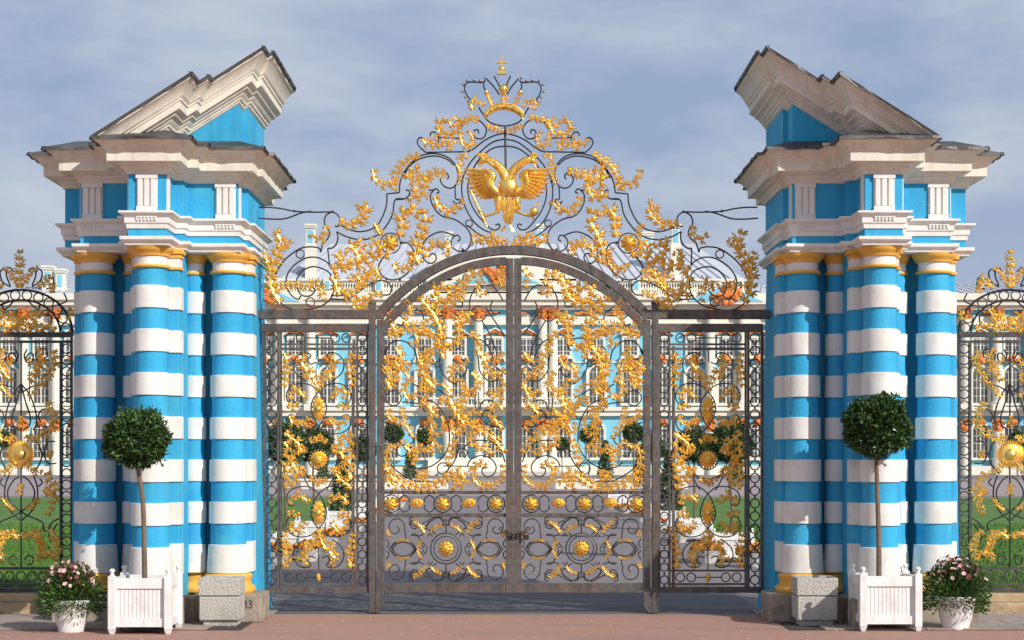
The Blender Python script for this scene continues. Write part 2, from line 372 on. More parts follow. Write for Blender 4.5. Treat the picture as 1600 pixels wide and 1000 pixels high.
# ================================================================== PALACE
PD = 156.4; PS = F / (DC + PD)
def px_(x): return CX + (x - 800) / PS
def pz_(y): return CZ + (HY - y) / PS
def fb(mb, x0, y0, x1, y1, f=0., b=.5): mb.box(px_(x0), px_(x1), PD - f, PD + b, pz_(y1), pz_(y0))
def palace():
    T = thing('palace', 'long pale blue palace with cream columns and orange ornament across the courtyard', 'palace', (0, PD, 0))
    X0, X1 = -130, 1730
    w = MB(); fb(w, X0, 484, X1, 745, 0, 12); w.build('wall', 'paleblue', T, 0)
    w = MB()      # courses
    for y0, y1, f in ((460, 470, 1.3), (470, 478, 1.0), (478, 484, .6), (495, 505, .35), (505, 508, .5), (636, 642, .7), (642, 650, .45), (728, 745, .8), (565, 567, .1)):
        fb(w, X0 + (0 if f < 1 else -6), y0, X1 + (0 if f < 1 else 6), y1, f, .3)
    w.build('cornice', 'pcream', T, 0)
    half = [24.5, 82, 134, 187] + [187 + 49.6 * i for i in range(1, 15)]
    bays = sorted([798 - h for h in half] + [798 + h for h in half])
    # one window of each floor as a source mesh
    def window(kind):
        fr = MB(); gl = MB(); W = {'top': 10., 'main': 11., 'ground': 11.}[kind]
        y0, y1 = {'top': (529, 557), 'main': (580, 630), 'ground': (668, 715)}[kind]
        w2 = W / PS; z0, z1 = pz_(y1), pz_(y0)
        arch = kind != 'top'
        def outline(e, top):
            o = [(-w2 - e, z0), (w2 + e, z0)]
            if arch: o += [((w2 + e) * cos(a), z1 - .3 + (.75 + e) * sin(a)) for a in [pi * k / 8 for k in range(9)]]
            else: o += [(w2 + e, z1 + e), (-w2 - e, z1 + e)]
            return o
        fr.slab(outline(.22, 0), -.25, .05); gl.slab(outline(0, 0), -.27, -.26)
        m = MB()
        m.box(-.06, .06, -.34, -.27, z0, z1 + (.35 if arch else 0))
        for k in (-1, 1): m.box(k * w2 * .52 - .02, k * w2 * .52 + .02, -.32, -.27, z0, z1)
        nh = 4 if kind != 'top' else 3
        for k in range(1, nh + 1): z = z0 + (z1 - z0) * k / nh - .1; m.box(-w2, w2, -.325, -.27, z - .022, z + .022)
        m.box(-w2 - .35, w2 + .35, -.5, 0, z0 - .25, z0)
        if kind == 'main':
            for k in range(10):
                a0, a1 = pi * k / 10, pi * (k + 1) / 10; zc = pz_(566)
                m.slab([(1.15 * cos(a0), zc + .75 * sin(a0)), (1.15 * cos(a1), zc + .75 * sin(a1)), (.95 * cos(a1), zc + .55 * sin(a1)), (.95 * cos(a0), zc + .55 * sin(a0))], -.45, 0)
            m.box(-w2 - .34, -w2 - .1, -.42, 0, z0, z1 + .2); m.box(w2 + .1, w2 + .34, -.42, 0, z0, z1 + .2)
        if kind == 'top': m.slab([(-1.15, pz_(524)), (-1.15, pz_(522)), (0, pz_(512)), (1.15, pz_(522)), (1.15, pz_(524)), (0, pz_(514.5))], -.5, 0)
        return fr, gl, m
    def ornament(kind, rnd):
        o = MB()
        if kind == 'main':     # cartouche over the window
            zc = pz_(562)
            for k in range(16): r = rnd.uniform(0, .42); a = rnd.uniform(0, 2 * pi); o.ball((r * cos(a), -.5, zc + r * sin(a)), rnd.uniform(.10, .2), 6, (1, .6, 1))
            o.ball((0, -.5, zc), .3, 8, (1, .6, 1.1))
        elif kind == 'ground':
            zc = pz_(660)
            for k in range(12): a = 2 * pi * k / 12; o.ball((.38 * cos(a), -.3, zc + .26 * sin(a)), rnd.uniform(.12, .22), 6, (1, .7, 1))
            o.ball((0, -.45, zc), .28, 8, (1, .8, 1.1))
        else:
            zc = pz_(519)
            for k in range(11): o.ball(((k - 5) * .17 + rnd.uniform(-.05, .05), -.3, zc - abs(k - 5) * .06 + rnd.uniform(0, .12)), rnd.uniform(.13, .2), 6, (1, .6, .9))
        return o
    rnd = random.Random(3)
    src = {}
    for kind in ('top', 'main', 'ground'):
        for i, bx in enumerate(bays):
            if kind == 'top' and not src.get(kind):
                pass
            if kind not in src:
                fr, gl, m = window(kind)
                a = fr.build('window', 'pcream', T, 0, keep=True); a.location = (px_(bx), 0, 0)
                b = gl.build('pane', 'glass', a, 0); c = m.build('frame', 'pcream', a, 0)
                d = ornament(kind, rnd).build('window_ornament', 'porange', T, 60, keep=True); d.location = (px_(bx), 0, 0)
                src[kind] = (a, b, c, d)
            else:
                a, b, c, d = src[kind]
                a2 = a.copy(); a2.location = (px_(bx), 0, 0); COL.objects.link(a2)
                for q in (b, c): q2 = q.copy(); q2.parent = a2; COL.objects.link(q2)
                d2 = d.copy(); d2.location = (px_(bx), 0, 0); COL.objects.link(d2)
    # columns between the bays
    sh = MB(); sh.lathe([(.62, pz_(632)), (.62, pz_(629)), (.48, pz_(627)), (.46, pz_(560)), (.41, pz_(500))], 0, 0, 16)
    sh.box(-.62, .62, -.62, .62, pz_(642), pz_(632))
    cp = MB()
    cp.lathe([(.40, pz_(500)), (.44, pz_(496)), (.42, pz_(492)), (.55, pz_(487)), (.66, pz_(484))], 0, 0, 14)
    for k in range(34): a = rnd.uniform(0, 2 * pi); f_ = rnd.random(); cp.ball(((.42 + .2 * f_) * cos(a), (.42 + .2 * f_) * sin(a), pz_(499 - 13 * f_)), rnd.uniform(.09, .15), 5)
    at = MB()       # atlas half-figure pier under each column
    at.lathe([(.5, pz_(745)), (.5, pz_(716)), (.36, pz_(712)), (.42, pz_(690)), (.55, pz_(676)), (.5, pz_(668)), (.3, pz_(664))], 0, 0, 10)
    hd = MB()
    hd.lathe([(.30, pz_(682)), (.46, pz_(674)), (.55, pz_(668)), (.32, pz_(663)), (.30, pz_(658)), (.1, pz_(654))], 0, -.1, 10)
    for k in range(12): hd.ball((rnd.uniform(-.5, .5), rnd.uniform(-.5, -.2), pz_(661) + rnd.uniform(-.6, .35)), rnd.uniform(.14, .24), 6)
    first = None
    cols = [700, 748, 848, 864] + [798 + sd * (187 + 49.6 * i + 24.8) for sd in (-1, 1) for i in range(2, 15)]
    for bx in cols:
        Y = -.75
        if first is None:
            a = sh.build('column', 'pcream', T, 40, keep=True); b = cp.build('capital', 'porange', a, 60)
            c = at.build('atlas_pier', 'pcream', T, 50, keep=True); d = hd.build('atlas_figure', 'porange', c, 60)
            first = (a, b, c, d); aa, cc = a, c
        else:
            a, b, c, d = first; aa = a.copy(); cc = c.copy(); COL.objects.link(aa); COL.objects.link(cc)
            b2 = b.copy(); b2.parent = aa; COL.objects.link(b2); d2 = d.copy(); d2.parent = cc; COL.objects.link(d2)
        aa.location = (px_(bx), Y, 0); cc.location = (px_(bx), Y, 0)
    # frieze ornament
    for k in range(38):
        fz = MB()
        for j in range(9): fz.ball((px_(X0 + 49 * k + 3.2 * j), PD - .35, pz_(489) + rnd.uniform(-.15, .15)), rnd.uniform(.12, .26), 5, (1.3, .5, .8))
        fz.build('frieze_ornament', 'porange', T, 60)
    # balustrade along the roof
    bl = MB(); fb(bl, 440, 437, 1160, 440, .9, -.3); fb(bl, 440, 457, 1160, 460, .9, -.3)
    for k in range(0, 181):
        x = 440 + k * 4; cxx = px_(x)
        if (x - 427) % 80 > 12: bl.lathe([(.06, pz_(457)), (.14, pz_(453)), (.05, pz_(447)), (.12, pz_(442)), (.05, pz_(440))], cxx, PD - .6, 6)
    bl.build('balustrade', 'pcream', T, 50)
    for x in range(427, 1180, 80):
        q = MB(); fb(q, x, 436, x + 12, 460, 1.1, 0); o = q.build('pedestal', 'pcream', T, 0)
        q = MB(); fb(q, x + 2.5, 441, x + 9.5, 454, 1.14, 0); q.build('panel', 'paleblue', o, 0)
    # roofs
    def hip(name, xa, xb, yb, yt, inset):
        Yr = 12; s2 = F / (DC + PD + Yr)
        zt = CZ + (HY - yt) / s2; r = MB(); zb = pz_(yb)
        a, b = px_(xa), px_(xb); c, d = a + inset, b - inset
        r.add([(a, PD + .5, zb), (b, PD + .5, zb), (d, PD + Yr, zt), (c, PD + Yr, zt), (a, PD + 2 * Yr, zb), (b, PD + 2 * Yr, zb)], [(0, 1, 2, 3), (1, 5, 2), (4, 0, 3), (5, 4, 3, 2), (0, 4, 5, 1)])
        o = r.build(name, 'roof', T, 0); sm = MB(); k = a + 1.
        while k < b - 1:
            k2 = c + (d - c) * (k - a) / (b - a)
            sm.tube([(k, PD + .45, zb + .06), (k2, PD + Yr - .1, zt + .06)], .05, 4); k += .95
        sm.build('roof_seam', 'seam', o, 0)
    hip('roof', 425, 1175, 442, 381, 4.6)
    hip('roof', X0, 428, 462, 445, 2); hip('roof', 1172, X1, 462, 445, 2)
    # chimneys
    for x0, x1, y0, y1, Y in ((477, 493, 350, 424, 2), (1048, 1064, 350, 424, 2), (694, 707, 362, 384, 10), (838, 850, 350, 384, 10), (66, 82, 415, 450, 6), (86, 101, 420, 450, 6), (1240, 1256, 412, 450, 6), (1000, 1022, 362, 384, 12)):
        s2 = F / (DC + PD + Y); X = lambda v: CX + (v - 800) / s2; Z = lambda v: CZ + (HY - v) / s2; yy = PD + Y
        q = MB(); q.box(X(x0 + 1.5), X(x1 - 1.5), yy, yy + 1.2, Z(y1 + 14), Z(y0 + 6)); q.box(X(x0), X(x1), yy - .15, yy + 1.35, Z(y0 + 6), Z(y0 + 3)); q.box(X(x0 - 1), X(x1 + 1), yy - .25, yy + 1.45, Z(y0 + 3), Z(y0))
        q.box(X(x0), X(x1), yy - .15, yy + 1.35, Z(y1 + 14), Z(y0 + 31 if y1 - y0 > 40 else y1 - 1)); o = q.build('chimney', 'pcream', T, 0)
        q = MB(); q.box(X(x0 + 4), X(x1 - 4), yy - .05, yy + .3, Z(min(y0 + 29, y1 - 2)), Z(y0 + 9)); q.build('panel', 'paleblue', o, 0)
    # pediments
    for cxp, hw, ya, yb in ((1130, 76, 438, 477), (412, 76, 438, 477), (775, 84, 404, 448)):
        def tri(e, y0, y1): return [(px_(cxp - hw + e * 2.4), pz_(y1 - e * .5)), (px_(cxp + hw - e * 2.4), pz_(y1 - e * .5)), (px_(cxp), pz_(y0 + e * 1.3))]
        q = MB(); q.slab(tri(0, ya, yb), PD - 1.5, PD + 1.); o = q.build('pediment', 'pcream', T, 0)
        q = MB(); q.slab(tri(7, ya, yb), PD - 1.56, PD - 1.4); q.build('tympanum', 'paleblue', o, 0)
        q = MB()
        for k in range(34): a = rnd.uniform(0, 2 * pi); r = rnd.uniform(0, 1.3); q.ball((px_(cxp) + r * cos(a) * 1.1, PD - 1.7, pz_((ya + yb) / 2 + 5) + r * sin(a) * .8), .32, 6, (1, .6, 1))
        q.build('cartouche', 'porange', o, 60)
    # projecting centre, steps and terrace
    q = MB(); fb(q, 672, 717, 905, 735, 4.5, 0); fb(q, 660, 735, 920, 742, 6, 0); q.build('terrace', 'pcream', T, 0)
    q = MB(); 
    for k in range(6): fb(q, 690, 736 + k * 1.6, 890, 745, 6.5 + k * .5, -5)
    q.build('steps', mat('pstep', (.5, .46, .4)), T, 0)
    q = MB(); fb(q, 672, 622, 905, 625, 2.2, -1.6)
    for k in range(48): q.box(px_(673 + k * 4.9), px_(674.5 + k * 4.9), PD - 2.1, PD - 2.0, pz_(634), pz_(624))
    fb(q, 672, 633, 905, 637, 2.3, 0); q.build('balcony', 'pcream', T, 0)
    q = MB(); fb(q, 672, 380 + 20, 900, 462, .9, 4); q.build('attic', 'pcream', T, 0)
    return T
palace()

# ================================================================== GATE PIERS
def make_pier(sg):
    side = 'left' if sg < 0 else 'right'
    T = thing('gate_pier', ('blue and white banded gate pier on the left with 33 painted on its base' if sg < 0 else
              'blue and white banded gate pier on the right, its inner column in shade'), 'gate pier', (sg * 3.7, 0, 0), 'gate piers')
    S = lambda poly: [(sg * u, y) for u, y in poly]
    ent = [(2.83, .65), (2.83, -.62), (2.88, -.62), (2.88, -.98), (3.41, -.98), (3.41, -1.18), (3.51, -1.18), (3.51, -1.6), (3.89, -1.6), (3.89, -1.18),
           (3.99, -1.18), (3.99, -.98), (4.52, -.98), (4.52, -.62), (4.77, -.62), (4.77, .65), (4.4, .65), (4.4, 1.2), (3.0, 1.2), (3.0, .65)]
    rake = [(2.834, .64), (2.834, -.612), (2.884, -.612), (2.884, -.972), (3.414, -.972), (3.414, -1.172), (3.514, -1.172), (3.514, -1.592), (3.884, -1.592), (3.884, .64)]
    # body with battered inner face
    q = MB()
    lo = [(2.72, .5), (2.74, -.56), (3.42, -.56), (3.42, -1.14), (3.98, -1.14), (3.98, -.56), (4.72, -.56), (4.72, .5)]
    hi = [(2.82, .5), (2.82, -.56), (3.44, -.56), (3.44, -1.12), (3.96, -1.12), (3.96, -.56), (4.68, -.56), (4.68, .5)]
    n = len(lo); q.add([(sg * x, y, 0) for x, y in lo] + [(sg * x, y, 3.83) for x, y in hi], [tuple(range(n)), tuple(range(n, 2 * n))] + [(i, (i + 1) % n, n + (i + 1) % n, n + i) for i in range(n)])
    q.build('body', 'blue', T, 30, bevel=.012)
    bandz = [(3.326 - .44 * k) for k in range(6)]
    # pilasters behind the columns with their own bands
    for u0, u1, y0, y1 in ((3.44, 3.92, -1.26, -1.1), (2.775, 3.1, -.74, -.5), (4.30, 4.625, -.74, -.5)):
        q = MB(); q.box(sg * u0, sg * u1, y0, y1, .3, 3.70); o = q.build('pilaster', 'blue', T, 0, bevel=.008)
        for z in bandz + [.66]:
            h = .115 if z > .7 else .16
            q = MB(); q.box(sg * (u0 - .018), sg * (u1 + .018), y0 - .018, y1 - .004, z - h, z + h); q.build('band', 'white', o, 0, bevel=.008)
        q = MB()
        for a, b, e in ((3.62, 3.65, .02), (3.74, 3.78, .02), (3.78, 3.828, .04)): q.box(sg * (u0 - e), sg * (u1 + e), y0 - e, y1, a, b)
        q.build('capital', 'ochre', o, 0, bevel=.008)
        q = MB(); q.box(sg * (u0 - .005), sg * (u1 + .005), y0 - .005, y1, 3.65, 3.74); q.build('neck', 'white', o, 0)
    def column(u, y, r0, r1, part, nn=40):
        rr = lambda z: r1 + (r0 - r1) * max(0, (3.63 - z) / 3.18) ** 1.25
        q = MB(); q.lathe([(rr(z), z) for z in (.45, .8, 1.2, 1.7, 2.2, 2.7, 3.2, 3.63)], sg * u, y, nn); o = q.build(part, 'blue', T, 40)
        for z in bandz:
            q = MB(); a, b = rr(z - .11) + .018, rr(z + .11) + .018
            q.lathe([(a - .03, z - .114), (a - .003, z - .1138), (a, z - .110), (b, z + .110), (b - .003, z + .1138), (b - .03, z + .114)], sg * u, y, nn); q.build('band', 'white', o, 22)
        q = MB(); a = r0 + (.033 if r0 > .15 else .022); q.lathe([(a - .02, .492), (a, .5), (a - .004, .6), (a - .015, .788), (a - .035, .795)], sg * u, y, nn); q.build('band', 'white', o, 22)
        k = r1 / .176
        q = MB(); q.lathe([(r1 - .01, 3.615), (.207 * k, 3.622), (.213 * k, 3.635), (.205 * k, 3.65), (r1, 3.652)], sg * u, y, nn)
        q.lathe([(r1, 3.735), (.205 * k, 3.742), (.207 * k, 3.755), (.215 * k, 3.765), (.235 * k, 3.785), (.25 * k, 3.80), (.255 * k, 3.828), (.1, 3.829)], sg * u, y, nn); q.build('capital', 'ochre', o, 40)
        q = MB(); q.lathe([(r1 + .004, 3.651), (r1 + .004, 3.737)], sg * u, y, nn); q.build('neck', 'white', o, 40)
        k = r0 / .214
        q = MB(); q.lathe([(.30 * k, .288), (.318 * k, .305), (.322 * k, .335), (.305 * k, .362), (.275 * k, .372), (.262 * k, .40), (.268 * k, .43), (.285 * k, .45), (.285 * k, .47), (.262 * k, .488), (.2, .495)], sg * u, y, nn); q.build('base', 'ochre', o, 40)
    for u, y in ((3.01, -.8), (3.70, -1.4), (4.39, -.8)): column(u, y, .190, .161, 'column')
    for u, y in ((3.385, -.70), (4.015, -.70)): column(u, y, .115, .10, 'slim_column', 24)
    # stone plinths
    q = MB()
    for k, (a, b, c, d) in enumerate(((2.62, 3.34, -1.14, -.5), (3.36, 4.04, -1.76, -1.0), (4.06, 4.78, -1.14, -.5))): q.box(sg * a, sg * b, c, d, 0.001 * k, .288 - .002 * k)
    q.box(sg * 3.30, sg * 4.10, -1.2, -.9, 0, .27); q.build('plinth', 'stone', T, 0, bevel=.015)
    # entablature
    q = MB(); q.sweep(S(ent), [(.03, 3.83), (.035, 3.85), (.06, 3.87), (.075, 3.885), (.075, 3.918), (0, 3.922)]); q.build('abacus_course', 'white', T, 30, bevel=.004)
    q = MB(); q.sweep(S(ent), [(0, 3.922), (0, 4.0)]); q.build('architrave', 'blue', T, 0)
    q = MB(); q.sweep(S(ent), [(.015, 4.0), (.02, 4.045), (.035, 4.055), (.035, 4.115), (.055, 4.13), (.085, 4.15), (.085, 4.172), (0, 4.176)]); q.build('architrave_moulding', 'white', T, 30, bevel=.003)
    q = MB(); q.sweep(S(ent), [(0, 4.176), (0, 4.56)]); q.build('frieze', 'blue', T, 0, bevel=.006)
    for uc, yf in ((3.145 - .135, -.98), (3.70, -1.6), (4.255 + .135, -.98)):
        q = MB(); q.box(sg * (uc - .105), sg * (uc + .105), yf - .012, yf, 4.18, 4.545)
        for k in (-1, 0, 1): q.box(sg * (uc + k * .066 - .024), sg * (uc + k * .066 + .024), yf - .034, yf - .01, 4.225, 4.50)
        q.box(sg * (uc - .11), sg * (uc + .11), yf - .038, yf, 4.50, 4.548); q.box(sg * (uc - .105), sg * (uc + .105), yf - .03, yf, 4.178, 4.225)
        for k in range(6): q.box(sg * (uc - .09 + k * .036 - .011), sg * (uc - .09 + k * .036 + .011), yf - .05, yf - .03, 4.075, 4.108)
        q.box(sg * (uc - .105), sg * (uc + .105), yf - .052, yf - .03, 4.108, 4.122)
        q.build('triglyph', 'white', T, 0, bevel=.004)
    for uc, a, b in ((3.51, -1.57, -1.45), (3.89, -1.57, -1.45), (2.88, -.95, -.84), (4.52, -.95, -.84)):
        q = MB(); d = -.014 if uc in (3.51, 2.88) else .014
        q.box(sg * uc, sg * (uc + d), a, b, 4.18, 4.55); q.build('corner_strip', 'white', T, 0)
    cp = [(0, 4.545), (.025, 4.548), (.03, 4.575), (.055, 4.60), (.06, 4.622), (.105, 4.635), (.11, 4.65), (.175, 4.648), (.18, 4.652), (.18, 4.75), (.192, 4.755), (.195, 4.772), (.21, 4.778), (.225, 4.80), (.25, 4.828), (.285, 4.842), (.288, 4.862), (0, 4.864)]
    q = MB(); q.sweep(S(ent), cp); q.build('cornice', 'cream', T, 30, bevel=.003)
    q = MB(); jag = random.Random(9)
    q.sweep(S(ent), [(.26, 4.866), (.308, 4.856), (.312, 4.874), (.28, 4.885), (.02, 4.985)]); q.build('roof_sheet', 'tin', T, 0)
    # raking half pediment
    zt = lambda x, z: 4.865 + .632 * (4.19 - abs(x)) + z
    q = MB(); q.sweep(S(rake), [(0, 0), (0, 1)], zf=lambda x, z: 4.9 if z == 0 else zt(x, -.26)); q.build('tympanum', 'blue', T, 0)
    rp = [(0.0, -0.322), (0.02, -0.3115), (0.022, -0.2975), (0.04, -0.294), (0.042, -0.2765), (0.07, -0.2625), (0.075, -0.2485), (0.115, -0.2415), (0.117, -0.2275), (0.165, -0.2205), (0.17, -0.217), (0.17, -0.1505), (0.185, -0.147), (0.188, -0.126), (0.205, -0.119), (0.21, -0.105), (0.235, -0.07), (0.27, -0.0385), (0.295, -0.028), (0.298, 0.0), (0, 0.003)]
    q = MB(); q.sweep(S(rake), rp, zf=zt); q.build('raking_cornice', 'cream', T, 30, bevel=.003)
    q = MB(); q.sweep(S(rake), [(.27, .005), (.318, -.01), (.326, .014), (.29, .03), (.02, .045)], zf=zt); q.build('raking_roof_sheet', 'tin', T, 0)
    # loose crinkled metal flashing along the roof edge
    q = MB(); off = .315; n = len(ent)
    for poly, zf in ((ent, lambda x: 4.872), (rake, lambda x: zt(x, .012))):
        PL = S(poly); m = len(PL); A = sum(PL[i][0] * PL[(i + 1) % m][1] - PL[(i + 1) % m][0] * PL[i][1] for i in range(m)); s_ = 1 if A > 0 else -1
        nr = []
        for i in range(m):
            (x0, y0), (x1, y1) = PL[i], PL[(i + 1) % m]; L = math.hypot(x1 - x0, y1 - y0); nr.append((s_ * (y1 - y0) / L, -s_ * (x1 - x0) / L))
        V = [(PL[i][0] + (nr[i][0] + nr[i - 1][0]) * off, PL[i][1] + (nr[i][1] + nr[i - 1][1]) * off) for i in range(m)]
        for i in range(m):
            a, b = Vector((*V[i], 0)), Vector((*V[(i + 1) % m], 0)); L = (b - a).length
            if poly is rake and i == m - 2: continue
            k = max(1, int(L / .09)); nx, ny = nr[i]; pr = []
            for j in range(k + 1):
                c = a.lerp(b, j / k); z = zf(c.x); d = jag.uniform(.012, .035); e = jag.uniform(-.008, .012)
                pr.append([(c.x + nx * e, c.y + ny * e, z + .008), (c.x + nx * (e + .008), c.y + ny * (e + .008), z - d), (c.x - nx * .03, c.y - ny * .03, z + .012)])
            for j in range(k):
                A_, B_ = pr[j], pr[j + 1]; q.add(A_ + B_, [(0, 1, 4, 3), (2, 0, 3, 5), (1, 2, 5, 4)])
    q.build('flashing', 'tin', T, 0)
    if sg < 0:      # painted number on the base
        q = MB()
        for dx in (0, .075):
            x0 = -2.80 + dx * .72; z0 = .215
            pl = [(0, 0), (.022, .018), (.045, .005), (.038, -.025), (.015, -.035), (.04, -.042), (.05, -.075), (.028, -.10), (0, -.085)]
            q.tube([(x0 + a * .65, -1.142, z0 + b * .65) for a, b in smooth(pl, 4)], .0045, 5)
        q.build('painted_number', 'black', T, 60)
    return T
make_pier(-1); make_pier(1)

# ================================================================== OVERTHROW
AX = lambda y: 784 + (y - 100) * .043 if y < 420 else 797.8 + (y - 420) * .06
O = thing('gate_overthrow', 'gilded wrought iron crest with crown and double-headed eagle above the arched gate', 'gate crest', P(803, 484) * 1.0)
for a, b in ((404, 597), (1009, 1203)): q = MB(); bar(q, a, 484.5, b, 498.5, .05); q.build('lintel', 'frame', O, 0, bevel=.004)
q = MB(); pl = pts('592,497 603,479 640,446 680,420 720,403 760,394 800,391 840,394 880,403 920,420 960,446 998,479 1013,497'); arcbar(q, pl, 13.5, .053); q.build('arch_bar', 'frame', O, 30)
for a, b in ((410, 577), (1028, 1192)): q = MB(); bar(q, a, 506, b, 519, .035); q.build('lower_rail', 'frame', O, 0, bevel=.003)
IR = """404,324 420,324 440,326 460,330 490,331.5 519,331
404,341 430,342.5 448,341 470,333 486,330
520,330 510,336 507,344 508,352 514,360 515,366 511,374 504,380
520,331 528,336 531.6,344 531,350 527,354 523,353
531,350 542,357 560,362 578,359 590,351 598,338 604,320 604.4,303
526,362 542,370 564,374.5 582,371 596,362 608,346 614,332 617.6,312 634,310 640,302 638,297 634,298
526,362 528,370 526,380 520,387 512,388
515,415 510,409 494,402 476,404 458,416 448,432 448,448 456,462 466,467.6 470,462
504,380 501,394 499,388 486,385.6 470,388 454,398 440,412 430,432 430,452 438,472 452,482 468,485 488,482 506,476 518,464 521.6,448 516,428 502,419 486,417 472,424 464,436 464,448 470,460 480,463 488,460 492,452 485,448
517,467 544,467 562,454 582,442 598,438 609,444 612,452 608,460 598,461
604,397 597,405 592,415 593,424 600,433 610,437 622,436 633,430 641,421 646,405 646,392 640,382 632,379 627,381
624,301 625,286 629,274 638,260 652,246 666,241 680,240 696,244 708,253 714,264 716,278 712,289 704,294 694,291 688,282 690,274 696,270 701,275 699,280
630,278 638,262 652,250 670,244.5 686,244.5 700,250 709,258
711,290 712,310 718,312 718,317 712,318 708,314
677,298 673,304 674,316 682,330 692,338 708,342 722,350 732,360 736,372 734,384 726,392 716,392.4 707,386 705,376 710,369 716,368 719,374 715,377
670,297 677,297 682,295 686,300 682,302
710,368 696,363 684,363 670,370 662,380 659.5,392 662,404 670,411 678,410 681.6,404 680,398 675,396 673,399
790,217 770,222 752,236 738,250 728,266 722,284 722,304 728,326 740,346 754,358 768,364
790,228 772,231 758,240 745,254 736,272 731,290 733,310 742,330 754,345 766,357 776,359 781,354 779,350 774,352
789,208 772,212 756,220 744,230 732,237
730,352 752,368 774,372
665,238 656,230 652,222 656,215 663,217
672,212 674,207 680,207 685,214 684,224 676,232
720,202 724,192 736,186 748,188 757,196 760,206 754,216 744,216 740,210 741,204 747,203 748,209
735,156 728,146 726,136 730,129 740,128 752,129 759,126
760,123 772,136 780,148
756,128 756,136 760,144
772,119 777,128 781,136
748,168 756,180 764,190 776,195 788,197"""
for l in IR.split('\n'): iron(O, l, 1.05, mir=AX)
for l in ('604,303 624,301', '512,388 515,415', '732,237 665,238', '686,215 718,216', '517,462 538,462', '617.6,312 632,311'): iron(O, l, 1.0, mir=AX, sm=False, name='iron_bar')
for x, y, r in ((469, 397, 6.5), (485, 472, 7), (610, 380, 16), (733, 349, 5.5)): ring(O, x, y, r, mir=AX)
q = MB(); q.tube([P(789, 197), P(790.5, 270)], 2.0 * K, 8); q.build('centre_rod', 'frame', O, 60)
for s_ in ((460, 330), (586, 352), (604, 398), (604, 436), (625, 437), (727, 392), (531, 350), (520, 331), (628, 379), (717, 278), (723, 390), (595, 365), (429, 446), (722, 284)):
    for xx in (s_[0], 2 * AX(s_[1]) - s_[0]): q = MB(); c = P(xx, s_[1]); q.ball((c.x, -.01, c.z), 2.3 * K, 8); q.build('clasp', 'iron', O, 60)
GL = """17|439,472 428,455 423,437 426,418 432,404 438,390 440,378 434,366
11|424,430 419,414 415,398
11|436,392 444,384 453,378
11|431,446 448,447 466,446 484,450
12|484,444 496,442 503,454 506,467
12|509,354 510,362 506,372 496,375 489,370
15|530,348 550,352 562,346 572,334 573,322 563,325
9|586,350 595,366
18|520,424 534,416 550,414 564,411 578,402 590,394 603,397
13|563,408 558,394 549,383 560,380 568,384
11|593,396 594,384 586,377 580,383
11|531,416 533,404 527,396 539,396
17|520,432 526,444 530,456 540,463
13|538,460 556,455 568,441 574,426 586,420 592,430 586,439 579,433
10|560,452 564,440 556,430 548,436
11|598,459 582,462 572,472 566,484 554,480 554,468 564,466 566,474
17|627,370 629,350 628,338 637,327 651,333
18|657,412 650,396 654,376 660,360 666,348 664,334
12|616,412 620,420 634,421 644,410 642,398
13|668,402 668,390 684,380 702,386 698,396
13|680,308 686,322 700,332 712,328 722,318
15|696,270 676,272 660,280 644,284 638,270 650,266
14|666,278 664,296 658,308 644,310 646,300
12|654,241 636,252 624,262 618,276 616,294
12|583,266 588,282 602,290 616,286
8|731,247 724,242 718,250 722,257
8|714,258 720,270 716,286
12|748,186 732,187 718,194 712,208 700,212 687,206 687,192 699,188 706,196
8|709,183 717,194
10|719,208 724,226 736,230 739,216 734,208
11|674,232 688,226 706,224 704,232
10|661,218 668,226 679,218
9|760,196 768,201 783,206
13|740,366 743,378 756,376 770,370 784,377
10|762,384 776,380 790,382"""
for i, l in enumerate(GL.split('\n')):
    w, s_ = l.split('|'); gold(O, s_, float(w) * .98, mir=AX, seed=i)
for xx in (610, 2 * AX(380) - 610): q = MB(); rosette(q, xx, 380, 14, 8, wf=9 * K); rosette(q, xx, 380, 9, 8, wf=5 * K, yy=GY - .02); q.build('rosette', 'gold', O, 50)
# crown
cr_ = MB(); arc = smooth(pts('757,183 764,175 775,169 787,167 799,169 810,175 818,183'), 6)
vs = [P(a, b) for a, b in arc]; cr_.tube([(v.x, -.02, v.z) for v in vs], 4.2 * K, 8, flat=1.5); cw = cr_.build('crown', 'gold', O, 50)
q = MB(); q.tube([P(a, b - 5) + Vector((0, -.035, 0)) for a, b in arc], 1.2 * K, 6); q.tube([P(a, b + 5) + Vector((0, -.035, 0)) for a, b in arc], 1.2 * K, 6)
for a in (2, 8, 14, 20, 26, 32):
    v = P(*arc[min(a, len(arc) - 1)]); q.ball((v.x, -.06, v.z), 2.4 * K, 6)
q.build('crown_rim', 'gold', cw, 50)
for s_ in ((732, 158), (727, 152), (723, 143), (724, 132), (730, 126), (741, 125), (750, 126), (758, 122)):
    for xx in (s_[0], 2 * 786.2 - s_[0]): q = MB(); c = P(xx, s_[1]); q.ball((c.x, 0, c.z), 2.4 * K, 8); q.build('bead', 'silver', cw, 60)
for sgn in (0, 1):
    f = lambda l: l if not sgn else mirror_pts(l, 786.5)
    gold(cw, f(pts('739,172 736,162 744,158 754,164')), 10, 'gilded_leaf'); gold(cw, f(pts('769,166 764,154 761,146')), 6, 'fleuron')
    q = MB(); c = P(f([(760, 145)])[0][0], 145); q.ball((c.x, GY, c.z), 4 * K, 8); q.build('fleuron', 'gold', cw, 60)
gold(cw, pts('787,165 787,150'), 10, 'fleuron')
q = MB(); c = P(787, 140); q.ball((c.x, GY, c.z), 6.5 * K, 8); rosette(q, 787, 140, 9, 7); q.build('fleuron', 'gold', cw, 60)
q = MB(); c = P(784, 112)
